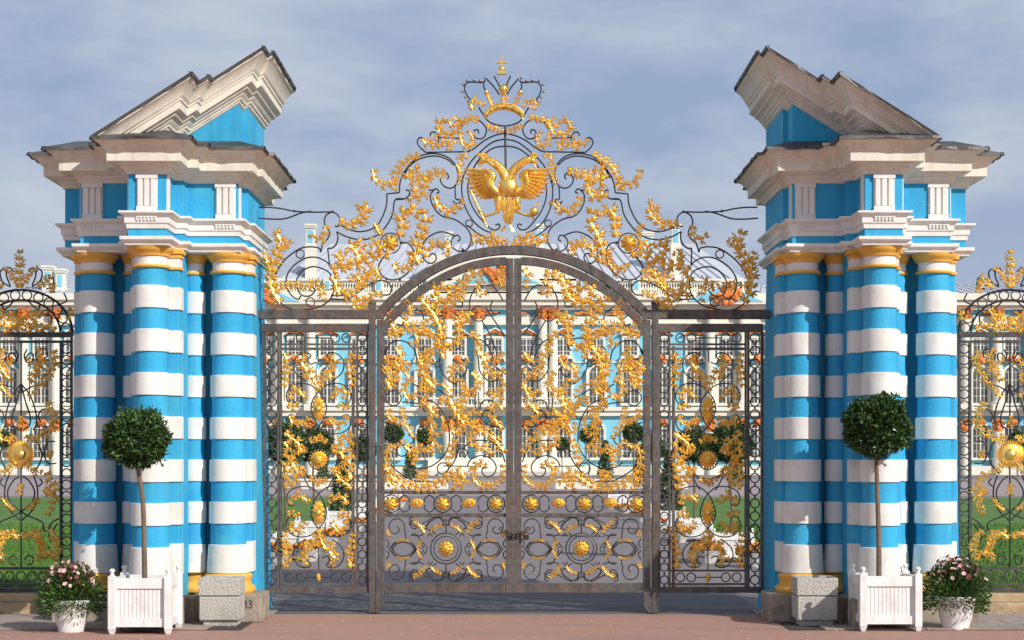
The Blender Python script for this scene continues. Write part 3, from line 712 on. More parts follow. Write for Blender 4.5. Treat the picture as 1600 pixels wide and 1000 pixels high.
q.slab([(P(x, y).x, P(x, y).z) for x, y in ((776, 116), (792, 116), (788, 110), (780, 110))], -.03, .03)
q.ball((c.x, 0, P(784, 108).z), 5.2 * K, 10); q.slab([(P(x, y).x, P(x, y).z) for x, y in ((782.3, 105), (785.7, 105), (785.2, 88), (782.8, 88))], -.02, .015)
q.slab([(P(x, y).x, P(x, y).z) for x, y in ((776, 99.2), (791.5, 99.2), (791.5, 96), (776, 96))], -.022, .018)
q.build('cross', 'gold', cw, 50)
# eagle
E = MB(); c = P(793.7, 293)
E.ball((c.x, -.05, c.z), 15.5 * K, 20, (1, .62, 1.08))
eagle_feather = random.Random(2)
def feath(mb, x, y, ang, L, W, curl=0, yy=-.06, lift=None): c = P(x, y); mb.blade(c.x, c.z, radians(ang), L * K, W * K, radians(curl), yy, lift=lift if lift is not None else W * K * .4)
for sd in (-1, 1):
    X = lambda x: 793.5 + sd * (793.5 - x) * -1 if sd > 0 else x      # left source coordinates, mirrored for the right
    X = (lambda x: x) if sd < 0 else (lambda x: 2 * 793.3 - x)
    A = (lambda a: a) if sd < 0 else (lambda a: 180 - a); C = -sd
    nk = smooth([(X(x), y) for x, y in pts('792,284 788,274 781,264 772,256 763,251 757,250')], 5)
    E.tube([P(a, b) + Vector((0, -.05, 0)) for a, b in nk], 8 * K, 10, rf=lambda t: 1.1 - .5 * t)
    for i, (a, b) in enumerate(nk[2:-1]):
        for k in range(3): feath(E, a + eagle_feather.uniform(-3.5, 3.5), b + eagle_feather.uniform(-2, 4), A(-60 + i * 1.2), 8, 3.4, 0, -.05 - 7 * K * (1.05 - .02 * i))
    h = P(X(755), 252); E.ball((h.x, -.055, h.z), 5.6 * K, 10, (1, .8, .9))
    b0 = P(X(751), 254); E.tube([(b0.x, -.06, b0.z), (P(X(748), 256).x, -.06, P(0, 257).z), (P(X(748.5), 0).x, -.06, P(0, 261).z)], 3. * K, 8, rf=lambda t: 1.05 - .85 * t)
    E.tube([(P(X(753), 0).x, -.06, P(0, 258).z), (P(X(749.5), 0).x, -.06, P(0, 262.5).z)], 1.9 * K, 6, rf=lambda t: 1 - .6 * t)
    # thigh and leg
    for k in range(16): feath(E, X(781 - eagle_feather.uniform(-4, 5)), 300 + k * 1.6, A(-100 + eagle_feather.uniform(-22, 18)), 12, 5, 0, -.06)
    E.ball((P(X(779), 316).x, -.04, P(0, 316).z), 8 * K, 10, (.8, .6, 1.4))
    lg = [P(X(778), 326), P(X(779), 332), P(X(768), 336), P(X(757), 339)]; E.tube([v + Vector((0, -.06, 0)) for v in lg], 2.3 * K, 7)
    for k in (-1, 0, 1): E.tube([P(X(759), 338) + Vector((0, -.06, 0)), P(X(754), 337 + 3 * k) + Vector((0, -.075, 0)), P(X(753), 341 + 3 * k) + Vector((0, -.05, 0))], 1.2 * K, 5)
    for k in range(3): E.tube([P(X(790), 352), P(X(787 - k * 2.2), 362)], 1.2 * K, 5)
for k in range(46):
    t = k / 45; r = eagle_feather.uniform(-1, 1); feath(E, 794 + r * (12 - 3 * t), 308 + 26 * t, -90 + r * -14 + eagle_feather.uniform(-5, 5), 20, 4.6, 0, -.055 - .03 * (1 - abs(r)))
for k in range(40):
    r = eagle_feather.uniform(-1, 1); feath(E, 793.5 + r * 12, 272 + eagle_feather.uniform(0, 10), -90 - r * 25, 9, 3.2, 0, -.10 + .03 * abs(r))
EG = E.build('double_headed_eagle', 'gold', O, 55)
for sd in (-1, 1):
    X = (lambda x: x) if sd < 0 else (lambda x: 2 * 793.3 - x)
    W = MB()
    arm = smooth([(X(x), y) for x, y in pts('783,306 776,300 769,292 768,284 771,276 766,270 758,269')], 5)
    W.tube([P(a, b) + Vector((0, -.04, 0)) for a, b in arm], 4.6 * K, 8, rf=lambda t: .8 + .4 * sin(pi * t))
    tips = pts('724,263 724.5,271 726,279 728.5,287 731.5,295 736,302 742,308 749,311.5 756,312.5 763,312 769,311 775,311')
    roots = pts('762,270 762,274 762,278 762,282 763,286 764,290 766,293 768,296 770,298 772,300 775,303 778,305')
    for (tx, ty), (rx, ry) in zip(tips, roots):
        a = P(X(rx), ry); b = P(X(tx), ty); d = b - a; an = math.atan2(d.z, d.x); cu = sd * .45
        W.blade(a.x, a.z, an - cu * .6, d.length * 1.03, 7.4 * K, cu, -.04, lift=.022)
    for row, (f, w_) in enumerate(((.66, 6.5), (.42, 6), (.2, 6))):
        for (tx, ty), (rx, ry) in zip(tips, roots):
            a = P(X(rx), ry); b = P(X(tx), ty); d = b - a; an = math.atan2(d.z, d.x); W.blade(a.x, a.z, an - sd * .2, d.length * f, w_ * K, sd * .4, -.065 - .02 * row, lift=.018)
    for k, (a_, b_) in enumerate(arm[2:-2:2]): feath(W, a_, b_, 180 if sd < 0 else 0, 9, 6, -sd * -35, -.115)
    W.build('wing', 'gold', EG, 55)
    q = MB(); 
    for k in range(5):
        bx = X(747.5 + k * 2.6); a = P(bx, 246.5 - (k == 2) * .5); q.blade(a.x, a.z, radians(90 + (2 - k) * 14 * (1 if sd < 0 else 1)), 8 * K, 3.4 * K, 0, -.05, lift=.012)
    a = P(X(752.8), 247); q.ball((a.x, -.05, a.z), 5 * K, 8, (1, .8, .4)); q.build('small_crown', 'gold', EG, 60)
q = MB(); v = [P(736, 301), P(744, 318), P(750, 331), P(756, 345), P(761, 356)]; q.tube([a + Vector((0, -.08, 0)) for a in v], 1.8 * K, 7)
for a, r in ((v[0], 3), (v[2], 3.8), (v[3], 3), (v[1], 2.8)): q.ball((a.x, -.08, a.z), r * K, 8)
q.build('sceptre', 'gold', EG, 60)
q = MB(); c = P(834, 332); q.ball((c.x, -.08, c.z), 7.2 * K, 14); q.tube([P(838, 325) + Vector((0, -.08, 0)), P(841, 317) + Vector((0, -.08, 0))], 1. * K, 5); q.tube([P(836.5, 320) + Vector((0, -.08, 0)), P(844, 322) + Vector((0, -.08, 0))], .9 * K, 5); q.build('orb', 'gold', EG, 60)

# ================================================================== GATE LEAVES (left traced, right mirrored copy)
def jamb(x0, x1, label):
    T = thing('gate_post', label, 'gate post', P((x0 + x1) / 2, 958), 'gate posts')
    T.location.z = 0
    q = MB(); bar(q, x0, 476, x1, 957, .055); q.build('post', 'frame', T, 0, bevel=.006)
    s_ = 1 if x0 < 800 else -1; xe = x1 if s_ > 0 else x0
    q = MB(); q.slab([(P(a, b).x, P(a, b).z) for a, b in ((xe + s_ * .3, 925), (xe + s_ * 14, 925), (xe + s_ * 14, 944), (xe + s_ * 7, 957), (xe + s_ * .3, 957))], -.06, .05); q.build('foot_bracket', 'frame', T, 0, bevel=.006)
    q = MB(); c = P((x0 + x1) / 2, 474); q.ball((c.x, 0, c.z), 6.5 * K, 10, (1, 1, .8)); q.build('cap', 'frame', T, 60)
jamb(576.5, 586.5, 'rusty iron post between the left fixed panel and the left gate leaf')
jamb(1018.5, 1028.5, 'dark iron post between the right fixed panel and the right gate leaf')
LF = thing('gate_leaf', 'tall left-hand leaf of the arched gate, filled with gilded scrollwork', 'gate leaf', (P(802.5, 0).x, 0, 0), 'gate leaves')
q = MB(); bar(q, 589, 500, 600.5, 926, .042); q.build('hinge_stile', 'frame', LF, 0, bevel=.004)
q = MB(); bar(q, 790.5, 404, 802.35, 926, .046); q.build('closing_stile', 'frame', LF, 0, bevel=.004)
q = MB(); arcbar(q, pts('597,521 604,506 622,486 652,459 690,435 730,418 765,410 791,408'), 12, .04); q.build('arched_rail', 'frame', LF, 30)
q = MB(); bar(q, 600, 911, 791, 926, .038); q.build('bottom_rail', 'frame', LF, 0, bevel=.004)
for y0, y1 in ((767, 772), (802, 808)): q = MB(); bar(q, 600, y0, 791, y1, .02); q.build('cross_rail', 'frame', LF, 0, bevel=.002)
LI = """734,484 734,470 738,458 746,448 756,446
758,478 768,494 780,512 788,524
752,500 762,516 770,534 776,552 776,572
686,532 700,528 714,532 718,542 712,548
708,540 692,548 687,564 692,584 706,598 714,600
603,552 606,542 616,533 634,534 648,548 652,566
603,545 602,554 612,561 624,558 627,550 621,545
746,552 748,566 750,580 764,595 786,592
742,528 756,534 768,552 770,566
656,622 680,630 696,652 702,676 700,700 686,720 666,731 644,730 632,722
684,608 696,616 708,622
720,708 732,692 746,688 766,690 782,702 789,722
714,684 716,704 708,724 694,740
730,728 736,718 750,712 766,716 775,728 772,740 762,745 754,740 754,732 762,730
616,690 607,706 612,728 632,744 652,752 680,752
750,640 752,630 760,625 772,628 788,640
752,652 757,642 766,642 772,650
628,628 640,629 656,632 664,644
640,700 628,694 620,702 624,712 634,712
604,500 612,494 622,492 632,500 628,508 620,506
640,478 650,482 660,490 662,500
700,470 712,478 722,478 722,462
680,610 672,600 672,590
602,660 612,664 616,676 608,684 602,680
786,470 778,456 768,446 758,446
744,612 742,630 748,650 764,664 788,668
606,470 614,480 626,482 634,474 630,466
656,470 650,456 660,446 674,452
712,446 722,440 724,430
770,470 766,480 772,490 782,488
604,566 612,576 624,578 632,570
664,540 658,550 664,560 674,556 672,548
720,560 728,570 728,582 720,588 714,582
686,640 690,652 700,656 706,650
622,690 632,696 644,692 646,682 638,680
712,706 722,700 730,706 726,716
646,600 654,606 652,616
606,700 612,690 622,688
"""
for l in LI.strip().split('\n'): iron(LF, l, 1.0)
for x, y, r in ((748, 490, 12), (763, 534, 5), (615, 622, 12), (692, 732, 9), (684, 569, 4.5)): ring(LF, x, y, r)
for l in ('692,728 752,729', '603,728 640,728', '748,640 748,612'): iron(LF, l, .8, sm=False, name='iron_bar')
LG = """17|754,426 736,431 724,440 718,457 708,470 692,475 681,466 679,454 688,446 698,451
11|756,438 746,446 750,460 757,458
12|786,420 780,432 784,446
18|692,530 688,512 680,494 670,480 659,468
15|606,524 624,520 646,512 660,518 672,522 684,528 690,540 704,542 710,538
12|648,520 654,536 644,538
15|716,540 718,512 716,496 728,490 733,500 724,505
15|734,523 746,528 747,544 756,558 762,572 762,586 778,588 786,582
19|684,538 672,552 666,568 660,586 662,596
12|662,572 655,560 664,554
16|620,543 628,558 624,580 609,588 605,571 616,564 624,572
17|660,580 667,592 676,604 668,616 659,610
12|646,592 634,598 632,612 640,624 650,618
15|604,592 612,606 618,596
12|712,568 704,580 707,594
13|738,582 746,592 746,606 736,613 724,610 720,596
16|730,614 722,632 718,644 728,660
17|686,626 704,628 712,642 724,660 740,666 760,676 772,684 786,704
14|788,598 777,620 766,614
14|777,630 764,648 774,656 783,668
12|734,650 738,642 748,646
15|656,632 668,634 678,646 674,660 678,676 676,692 686,699
15|634,696 644,706 660,700 674,706
11|646,727 650,708
10|706,660 710,676 720,677 718,669
14|711,686 704,706 701,722
12|606,640 610,654 628,660 638,668 646,682
10|628,636 630,648 634,660
15|610,694 604,718 610,740 630,754 654,762 674,760 692,750 708,740 720,738 727,748 722,758 710,760 711,752
13|605,736 608,752 616,762
12|760,728 746,724 739,738 744,752 756,760 772,758 786,746 786,730
14|736,674 738,696 752,698 768,708
11|606,500 614,508 620,518
10|632,470 640,478 644,490
10|668,500 660,510 664,522
10|724,470 716,462 712,450
10|730,560 724,572 716,578
10|690,600 698,606 706,616
10|602,556 606,566 612,572
9|786,550 780,560 772,566
9|786,640 778,632 770,634
9|640,590 634,580 640,572
9|690,650 694,662 690,674
9|616,700 624,694 632,690
13|664,734 664,748
10|654,736 655,748
10|700,452 704,464 696,470
11|640,508 632,500 640,492
12|694,560 690,548 696,540"""
for i, l in enumerate(LG.split('\n')):
    w, s_ = l.split('|'); gold(LF, s_, float(w) * .9, seed=i + 50)
# frieze of rosettes between the cross rails
for x in (611, 692, 775): q = MB(); rosette(q, x, 787, 12, 8, wf=8 * K); rosette(q, x, 787, 7, 6, wf=4 * K, yy=GY - .02); q.build('rosette', 'gold', LF, 50); ring(LF, x, 787, 14)
for x in (651, 733): q = MB(); rosette(q, x, 786, 11, 14, wf=3.6 * K, sc=(1.1, .8)); q.build('rosette', 'gold', LF, 50)
for x in (632, 671, 713, 755):
    for s_ in (1, -1): iron(LF, [(x, 787 + s_ * b) for x, b in ((x - 7, 2), (x - 7.5, 8), (x, 13), (x + 7.5, 8), (x + 7, 2))], .9)
# bottom panel with sun boss
ring(LF, 697, 857, 24.5, 1.); ring(LF, 697, 857, 19.5, .8)
q = MB(); rosette(q, 697, 857, 14, 12, wf=5.5 * K); rosette(q, 697, 857, 9, 8, wf=4.5 * K, yy=GY - .025); q.build('sun_boss', 'gold', LF, 50)
for s1 in (1, -1):
    f = lambda l: [(697 + s1 * (697 - a) * -1 if s1 > 0 else 2 * 697 - a, b) for a, b in l] if s1 < 0 else l
    for s2 in (1, -1):
        h = lambda l: [(a, b if s2 > 0 else 2 * 858 - b) for a, b in f(pts(l))]
        for l in ('697,832 697,824', '662,857 652,836 642,836 660,836 668,820 680,810 691,810 693,818 688,822 684,818', '650,858 640,846 628,844 616,850 612,858', '668,857 660,848 652,858', '652,858 642,847 630,843 618,847 608,858', '648,858 640,850 630,847 620,850 614,858', '678,812 670,816 666,824 672,828 676,823', '646,812 640,818 646,826 654,822 650,816', '604,842 608,850 604,856', '682,836 676,830 680,824',
                  '633,828 631,818 624,811 614,812 608,820 610,830 618,834 624,828 620,822', '632,828 634,840 628,844', '676,838 672,834 668,838', '700,822 704,812 714,808 730,816 744,822 752,818 754,810 748,808'): iron(LF, h(l), .85)
        for i, (w, l) in enumerate(((6.5, '690,820 680,824 674,830'), (3.4, '640,846 630,843 620,846'), (5.5, '652,857 658,845'), (6.5, '605,828 608,836'), (7.5, '664,832 658,822 648,815'))): gold(LF, h(l), w, seed=i + 3)
    ring(LF, 697, 857 - s1 * 41, 4.5)
iron(LF, '697,812 697,833', .8, sm=False, name='iron_bar'); iron(LF, '697,881 697,903', .8, sm=False, name='iron_bar')
RF = copy_tree(LF); RF.scale.x = -1; RF['label'] = 'tall right-hand leaf of the arched gate, filled with gilded scrollwork'
RF.location.x += .002
# chain
T = thing('chain', 'dark steel chain with padlock looped round the meeting stiles of the gate', 'chain', P(803, 833) + Vector((0, -.07, 0)))
for i in range(13):
    t = i / 12; x = 783 + 42 * t; y = 826 + 10 * sin(pi * t) + (3 if i % 2 else 0)
    q = MB(); c = P(x, y); rr = [(c.x + 2.9 * K * cos(a), -.075 + (2.2 * K * sin(a) if i % 2 else 0), c.z + (0 if i % 2 else 2.2 * K * sin(a))) for a in [2 * pi * k / 10 for k in range(10)]]
    q.tube(rr, .9 * K, 5, True); q.build('chain_link', 'chain', T, 60)
q = MB(); c = P(822, 838); q.box(c.x - .03, c.x + .03, -.10, -.06, c.z - .035, c.z + .02); q.build('padlock', 'chain', T, 0, bevel=.006)

# ================================================================== FIXED SIDE PANELS
SP = thing('gate_side_panel', 'narrow left fixed grille with ring borders and gilded scrolls beside the left pier', 'grille', (P(802, 0).x, 0, 0), 'fixed side grilles')
q = MB(); bar(q, 411, 519, 415.5, 918, .022); bar(q, 556.5, 519, 559.5, 918, .02); bar(q, 572.5, 519, 575.5, 918, .02); q.build('stile', 'frame', SP, 0)
q = MB(); bar(q, 433, 519, 436.5, 918, .02); bar(q, 437.5, 519, 440.5, 918, .024); q.build('stile', 'frame', SP, 0)
q = MB(); bar(q, 549.5, 541, 554, 918, .024); q.build('stile', 'frame', SP, 0)
q = MB(); bar(q, 411, 917, 576, 926, .03); q.build('bottom_rail', 'frame', SP, 0, bevel=.003)
for y0, y1 in ((536.5, 539.5), (543, 547), (890, 893), (911, 914)): q = MB(); bar(q, 440, y0, 556, y1, .018); q.build('cross_rail', 'frame', SP, 0)
for k in range(20):
    y = 528 + k * 19.9; ring(SP, 424.5, y, 7.2, .95); ring(SP, 566, y, 6.6, .95)
    for x in (424.5, 566): q = MB(); c = P(x, y + 10); q.ball((c.x, -.005, c.z), 1.9 * K, 6); q.build('collar', 'iron', SP, 60)
for x in (453, 470, 524, 541): ring(SP, x, 528, 7, .9); ring(SP, x, 902, 7, .9)
iron(SP, '477,528 517,528', .8, sm=False, name='iron_bar'); iron(SP, '477,902 517,902', .8, sm=False, name='iron_bar'); iron(SP, '497,547 497,566', .8, sm=False, name='iron_bar'); iron(SP, '498,855 498,892', .8, sm=False, name='iron_bar')
ring(SP, 498, 718, 16, .9); ring(SP, 498, 718, 31, .9)
q = MB(); rosette(q, 498, 718, 16, 18, wf=4.2 * K); rosette(q, 498, 718, 9, 8, wf=4 * K, yy=GY - .02); q.build('sun_boss', 'gold', SP, 50)
q = MB(); rosette(q, 498, 639, 21, 14, wf=5.5 * K, sc=(.5, 1)); q.build('lozenge_leaf', 'gold', SP, 50)
q = MB(); rosette(q, 498, 801, 21, 14, wf=5.5 * K, sc=(.5, 1)); q.build('lozenge_leaf', 'gold', SP, 50)
q = MB(); rosette(q, 498, 902, 8, 8, wf=3.4 * K, sc=(.5, 1)); q.build('lozenge_leaf', 'gold', SP, 50)
for s1 in (1, -1):
    for s2 in (1, -1):
        h = lambda l: [(a if s1 > 0 else 2 * 498 - a, b if s2 > 0 else 2 * 719 - b) for a, b in pts(l)]
        for l in ('493,566 485,569 481,562 486,555 477,551 466,555 459,567 461,581 471,591 478,596', '498,612 486,602 470,599 456,603 448,614 449,626 456,632 462,627', '498,612 489,624 486,639 491,655 498,667',
                  '498,667 484,677 466,677 452,670 448,658 453,648 461,650', '486,672 478,686 474,696 484,690'): iron(SP, h(l), .9)
        for i, (w, l) in enumerate(((13, '446,552 450,566 448,580 445,600'), (13, '478,592 480,578 472,566 476,558'), (11, '486,580 492,592 497,606'), (11, '456,624 456,612 466,608 476,620'),
                                    (12, '454,650 458,660 470,664 480,656'), (13, '446,690 450,700 448,712 452,720'), (13, '446,676 456,684 466,692 472,704'), (11, '450,634 458,636 464,634'), (11, '458,716 464,706 474,702'), (10, '484,690 498,684'))):
            gold(SP, h(l), w, seed=i + (7 if s1 > 0 else 2))
SR = copy_tree(SP); SR.scale.x = -1; SR['label'] = 'narrow right fixed grille with ring borders and gilded scrolls beside the shaded pier'

# ================================================================== FENCE PANELS
FP = thing('iron_fence', 'arched iron fence panel with gilded sun boss in the shade left of the left pier', 'fence panel', (P(33, 0).x, 0, 0), 'arched fence panels')
FX = 33
def fr(parent, x0, y0, x1, y1, d=.02, name='frame_bar'):
    q = MB(); bar(q, x0, y0, x1, y1, d); q.build(name, 'iron', parent, 0)
fr(FP, -47, 519, 113, 527, .035, 'lintel'); fr(FP, -47, 532, 113, 536)
fr(FP, 110.5, 527, 113.5, 925); fr(FP, 93.5, 536, 97.5, 925); fr(FP, -47.5, 527, -44.5, 925); fr(FP, -31.5, 536, -27.5, 925)
fr(FP, -47, 886, 113, 890); fr(FP, -47, 911, 113, 914); fr(FP, -47, 919, 113, 925, .025)
for rr, w in ((80, 2.), (61, 1.6)):
    q = MB(); q.tube([P(FX + rr * cos(pi * k / 28), 520 - rr * .84 * sin(pi * k / 28)) for k in range(29)], w * K, 6, flat=1.6); q.build('arch_bar', 'iron', FP, 60)
for k in range(12): a = pi * (k + .5) / 12; ring(FP, FX + 70.5 * cos(a), 520 - 70.5 * .84 * sin(a), 7.4, .9)
for k in range(20): ring(FP, 104, 545 + 17.7 * k, 7.3, .9); ring(FP, -38, 545 + 17.7 * k, 7.3, .9)
for k in range(9): ring(FP, -39 + 17.9 * k, 900.5, 7.6, .9)
iron(FP, '33,536 33,886', 1., sm=False, name='centre_rod')
q = MB(); rosette(q, 33, 710, 24, 40, wf=3.6 * K, inner=False); c = P(33, 710); q.ball((c.x, GY - .01, c.z), 9 * K, 16, (1, .7, 1)); q.ball((c.x, GY, c.z), 17 * K, 24, (1, .15, 1)); q.build('sun_boss', 'gold', FP, 50)
FI = """33,600 46,616 55,640 57,660 52,672
33,600 40,628 47,650 46,664 36,672
57,690 63,700 65,714 60,728 50,740
52,742 58,760 58,780 50,798 33,814
36,744 46,752 54,768 50,784 33,800
33,800 44,806 66,816 68,828 80,830 90,818
33,614 50,604 66,600 65,590 80,578 92,566
40,560 46,552 52,554 50,564 42,566 38,556 42,546
60,566 56,556 62,546 72,546 74,556 68,560
86,690 76,690 70,700 70,714 76,724 88,724
62,700 66,708 70,712
60,760 66,754 62,748
76,640 66,640 60,650 64,660
92,810 80,818 76,834 80,848
38,874 44,868 52,872 50,880 42,882
60,870 72,872 80,864 76,854
64,518 78,508 80,494 70,490
44,470 52,478 60,484 62,476
"""
for l in FI.strip().split('\n'): iron(FP, l, 1., mir=FX)
for w, l in ((12, '60,545 66,560 62,575 50,592'), (12, '84,548 88,566 80,582 70,598'), (12, '76,628 80,642 86,660 74,680'), (9, '68,672 60,688 48,682'), (9, '80,704 78,712'), (12, '74,738 80,752 88,766 84,782 78,800'), (11, '70,764 78,770'),
             (11, '60,828 64,842 68,860 62,872'), (11, '78,828 88,842 92,860 88,872'), (11, '36,840 48,832 58,838 64,850'), (8, '40,682 50,690'), (12, '66,484 56,500 44,512 36,506'), (12, '88,516 76,508 64,512 50,516'),
             (11, '60,448 70,442 78,434'), (9, '84,458 82,446'), (9, '108,500 112,486'), (9, '44,560 52,570 62,574'), (9, '46,620 56,612 62,602'), (9, '42,720 54,736 64,738'), (8, '42,796 52,790 60,780'), (9, '84,870 76,862 70,868'), (9, '40,500 48,492 58,490')): gold(FP, l, w * 1.05, mir=FX)
gold(FP, pts('33,650 33,664'), 9, 'gilded_drop'); gold(FP, pts('33,756 33,770'), 10, 'gilded_drop'); gold(FP, pts('33,516 33,500'), 12)
gold(FP, pts('33,450 32,430 32,412 32,396'), 13, 'finial'); 
for m_ in (None,): gold(FP, pts('36,446 44,436 50,424 58,420'), 8, 'finial', mir=FX); iron(FP, '50,448 62,440 66,426 60,420 56,426', 1., mir=FX); iron(FP, '72,452 84,446 82,434 76,436', 1., mir=FX); iron(FP, '16,446 10,430 14,418 22,424', 1., mir=FX); iron(FP, '92,476 104,470 100,458', 1., mir=FX)
for i, (loc, lab) in enumerate(((P(33, 0).x - 1.15, 'arched iron fence panel with gilded sun boss, second to the left of the left pier'), (5.41, 'arched iron fence panel with gilded sun boss, sunlit, right of the right pier'), (6.56, 'arched iron fence panel with gilded sun boss, second to the right of the right pier'))):
    c = copy_tree(FP); c.location.x = loc; c['label'] = lab
for sg in (-1, 1):
    T = thing('stone_wall', 'low %s stone wall under the %s fence panels' % (('shaded dark', 'left') if sg < 0 else ('sunlit tan', 'right')), 'stone wall', (sg * 6, 0, 0), 'stone fence bases')
    x = 4.86; rnd = random.Random(8)
    while x < 12:
        w = rnd.uniform(.8, 1.2); q = MB(); q.box(sg * x, sg * (x + w - .008), -.22, .25, .0, .13); q.box(sg * x, sg * (x + w - .008), -.17, .2, .13, .225); q.build('stone_block', 'sandstone', T, 0, bevel=.012); x += w

# ================================================================== PLANTERS, TREES, POTS
def planter(label, group, w=.62, h=.47, rough=True):
    T = thing('planter_box', label, 'planter box', (0, 0, 0), group); H = w / 2
    for sx in (-1, 1):
        for sy in (-1, 1):
            q = MB(); q.box(sx * H - .035, sx * H + .035, sy * H - .035, sy * H + .035, .05, h + .03); q.add([(sx * H + a, sy * H + b, 0.0) for a, b in ((-.02, -.02), (.02, -.02), (.02, .02), (-.02, .02))] + [(sx * H + a, sy * H + b, .05) for a, b in ((-.035, -.035), (.035, -.035), (.035, .035), (-.035, .035))], [(0, 1, 2, 3), (0, 1, 5, 4), (1, 2, 6, 5), (2, 3, 7, 6), (3, 0, 4, 7)])
            o = q.build('leg', 'whitewood', T, 0, bevel=.004)
            q = MB(); q.lathe([(.03, h + .03), (.017, h + .05), (.018, h + .064), (.028, h + .075), (.029, h + .085), (.02, h + .098), (.004, h + .103)], sx * H, sy * H, 12); q.build('finial', 'whitewood', o, 60)
    for k, (dx, dy) in enumerate(((0, -1), (1, 0), (0, 1), (-1, 0))):
        q = MB(); L = H - .036
        def bx(a, b, c, d, t0, t1):
            if dx == 0: q.box(a, b, dy * (H - t0), dy * (H - t1), c, d)
            else: q.box(dx * (H - t0), dx * (H - t1), a, b, c, d)
        n = 12; pw = 2 * L / n
        for j in range(n): bx(-L + j * pw + .0015, -L + (j + 1) * pw - .0015, .12, h - .06, .012, .03)
        bx(-L, L, .07, .15, -.006, .03); bx(-L, L, h - .09, h + .01, -.006, .03); bx(-L, -L + .012, .15, h - .09, .0, .03); bx(L - .012, L, .15, h - .09, .0, .03)
        q.build('side_panel', 'whitewood', T, 0, bevel=.0015)
    q = MB(); q.box(-H + .03, H - .03, -H + .03, H - .03, .1, h - .05); q.build('soil', 'soil', T, 0)
    return T
def leafball(mb, c, R, n, ls, rnd, sz=1., sq=(1, 1, 1), shell=.55):
    for k in range(n):
        while True:
            v = Vector((rnd.uniform(-1, 1), rnd.uniform(-1, 1), rnd.uniform(-1, 1)))
            if .1 < v.length <= 1: break
        u = v.normalized(); lump = 1 + .07 * sin(u.x * 7 + 1 + c[2] * 9) * sin(u.y * 6) + .06 * sin(u.z * 9 + u.x * 5 + c[2] * 5)
        r = R * lump * (shell + (1 - shell) * rnd.random() ** .6) * (1 + .10 * rnd.random() if rnd.random() < .10 else 1)
        p = Vector((c[0] + u.x * r * sq[0], c[1] + u.y * r * sq[1], c[2] + u.z * r * sq[2]))
        d = (u + Vector((rnd.uniform(-.9, .9), rnd.uniform(-.9, .9), rnd.uniform(-.5, .9)))).normalized()
        s_ = d.cross(Vector((rnd.uniform(-1, 1), rnd.uniform(-1, 1), rnd.uniform(-1, 1)))).normalized(); nn = d.cross(s_)
        L = ls * rnd.uniform(.7, 1.3); W = L * .24; m_ = p + d * L * .5
        mb.cur = 0 if rnd.random() < .72 else 1
        mb.add([p, m_ + s_ * W - nn * W * .25, p + d * L - nn * L * .12, m_ - s_ * W - nn * W * .25, m_ + nn * W * .25], [(0, 1, 4), (1, 2, 4), (2, 3, 4), (3, 0, 4)])
    mb.cur = 0
def bay_tree(label, group, trunkh=1.25, R=.345, n=5200, ls=.055, curve=0., name='bay_tree', cone=False, sq=(1, 1, .90), base=.42, lean=((0, 0), (.02, 0), (-.015, 0), (0, 0))):
    T = thing(name, label, 'tree', (0, 0, 0), group); rnd = random.Random(len(label) * 7)
    top = base + trunkh
    pl = [(lean[k][0], lean[k][1], base + trunkh * (0, .35, .7, 1.)[k]) for k in range(4)]; cxx = lean[3][0]; pl.append((cxx, 0, top + R * .6))
    q = MB(); q.tube(smooth(pl, 6), .024, 8, rf=lambda t: 1.15 - .4 * t)
    for k in range(6): a = 2 * pi * k / 6; q.tube([(cxx, 0, top - .02), (cxx + .45 * R * cos(a), .45 * R * sin(a), top + R * .7)], .01, 5)
    q.build('trunk', 'bark', T, 60)
    q = MB()
    if cone:
        for k in range(9): f = k / 8; leafball(q, (0, 0, base + .1 + (trunkh + R) * f), R * (1.05 - .85 * f), n // 9, ls, rnd, shell=.4)
    else:
        leafball(q, (cxx, 0, top + R * .8), R, n, ls, rnd, sq=sq)
    if not cone:
        for k in range(26):
            a = rnd.uniform(0, 2 * pi); e_ = rnd.uniform(-.9, 1.4); u = Vector((cos(a) * cos(e_), sin(a) * cos(e_), sin(e_))); c0 = Vector((cxx, 0, top + R * .8)) + u * R * .93
            leafball(q, c0 + u * .03, R * .14, 16, ls * .9, rnd)
    q.build('crown', ['leafdark', 'leaflight'], T, 0)
    return T
def ground_at(px, py):
    s = (py - HY) / CZ; Z = F / s; return (CX + (px - 800) / s, Z - DC, 0)
def put(T, x, y, rz=0, z=0, s=1): T.location = (x, y, z); T.rotation_euler.z = rz; T.scale = (s, s, s); return T
pl1 = planter('white panelled planter box holding the left bay tree before the blue column', 'white planter boxes by the piers', w=.54, h=.53)
put(pl1, -3.61, -2.1, 0, .0)
pl2 = copy_tree(pl1); pl2['label'] = 'white panelled planter box holding the right bay tree before the blue column'; put(pl2, 3.665, -1.80, radians(.6), .0)
bt = bay_tree('clipped ball-headed bay tree with straight thin trunk in the left planter box', 'clipped bay trees by the piers', trunkh=1.23, R=.292, lean=((.02, 0), (.012, .004), (.0, -.005), (-.055, .0))); put(bt, -3.64, -2.1, 0, 0)
bt2 = bay_tree('clipped ball-headed bay tree with bent thin trunk in the right planter box', 'clipped bay trees by the piers', trunkh=1.34, R=.312, n=5600, curve=.0, lean=((.0, 0), (.0, .012), (-.01, .03), (-.02, .03))); put(bt2, 3.61, -1.80, 0, 0)

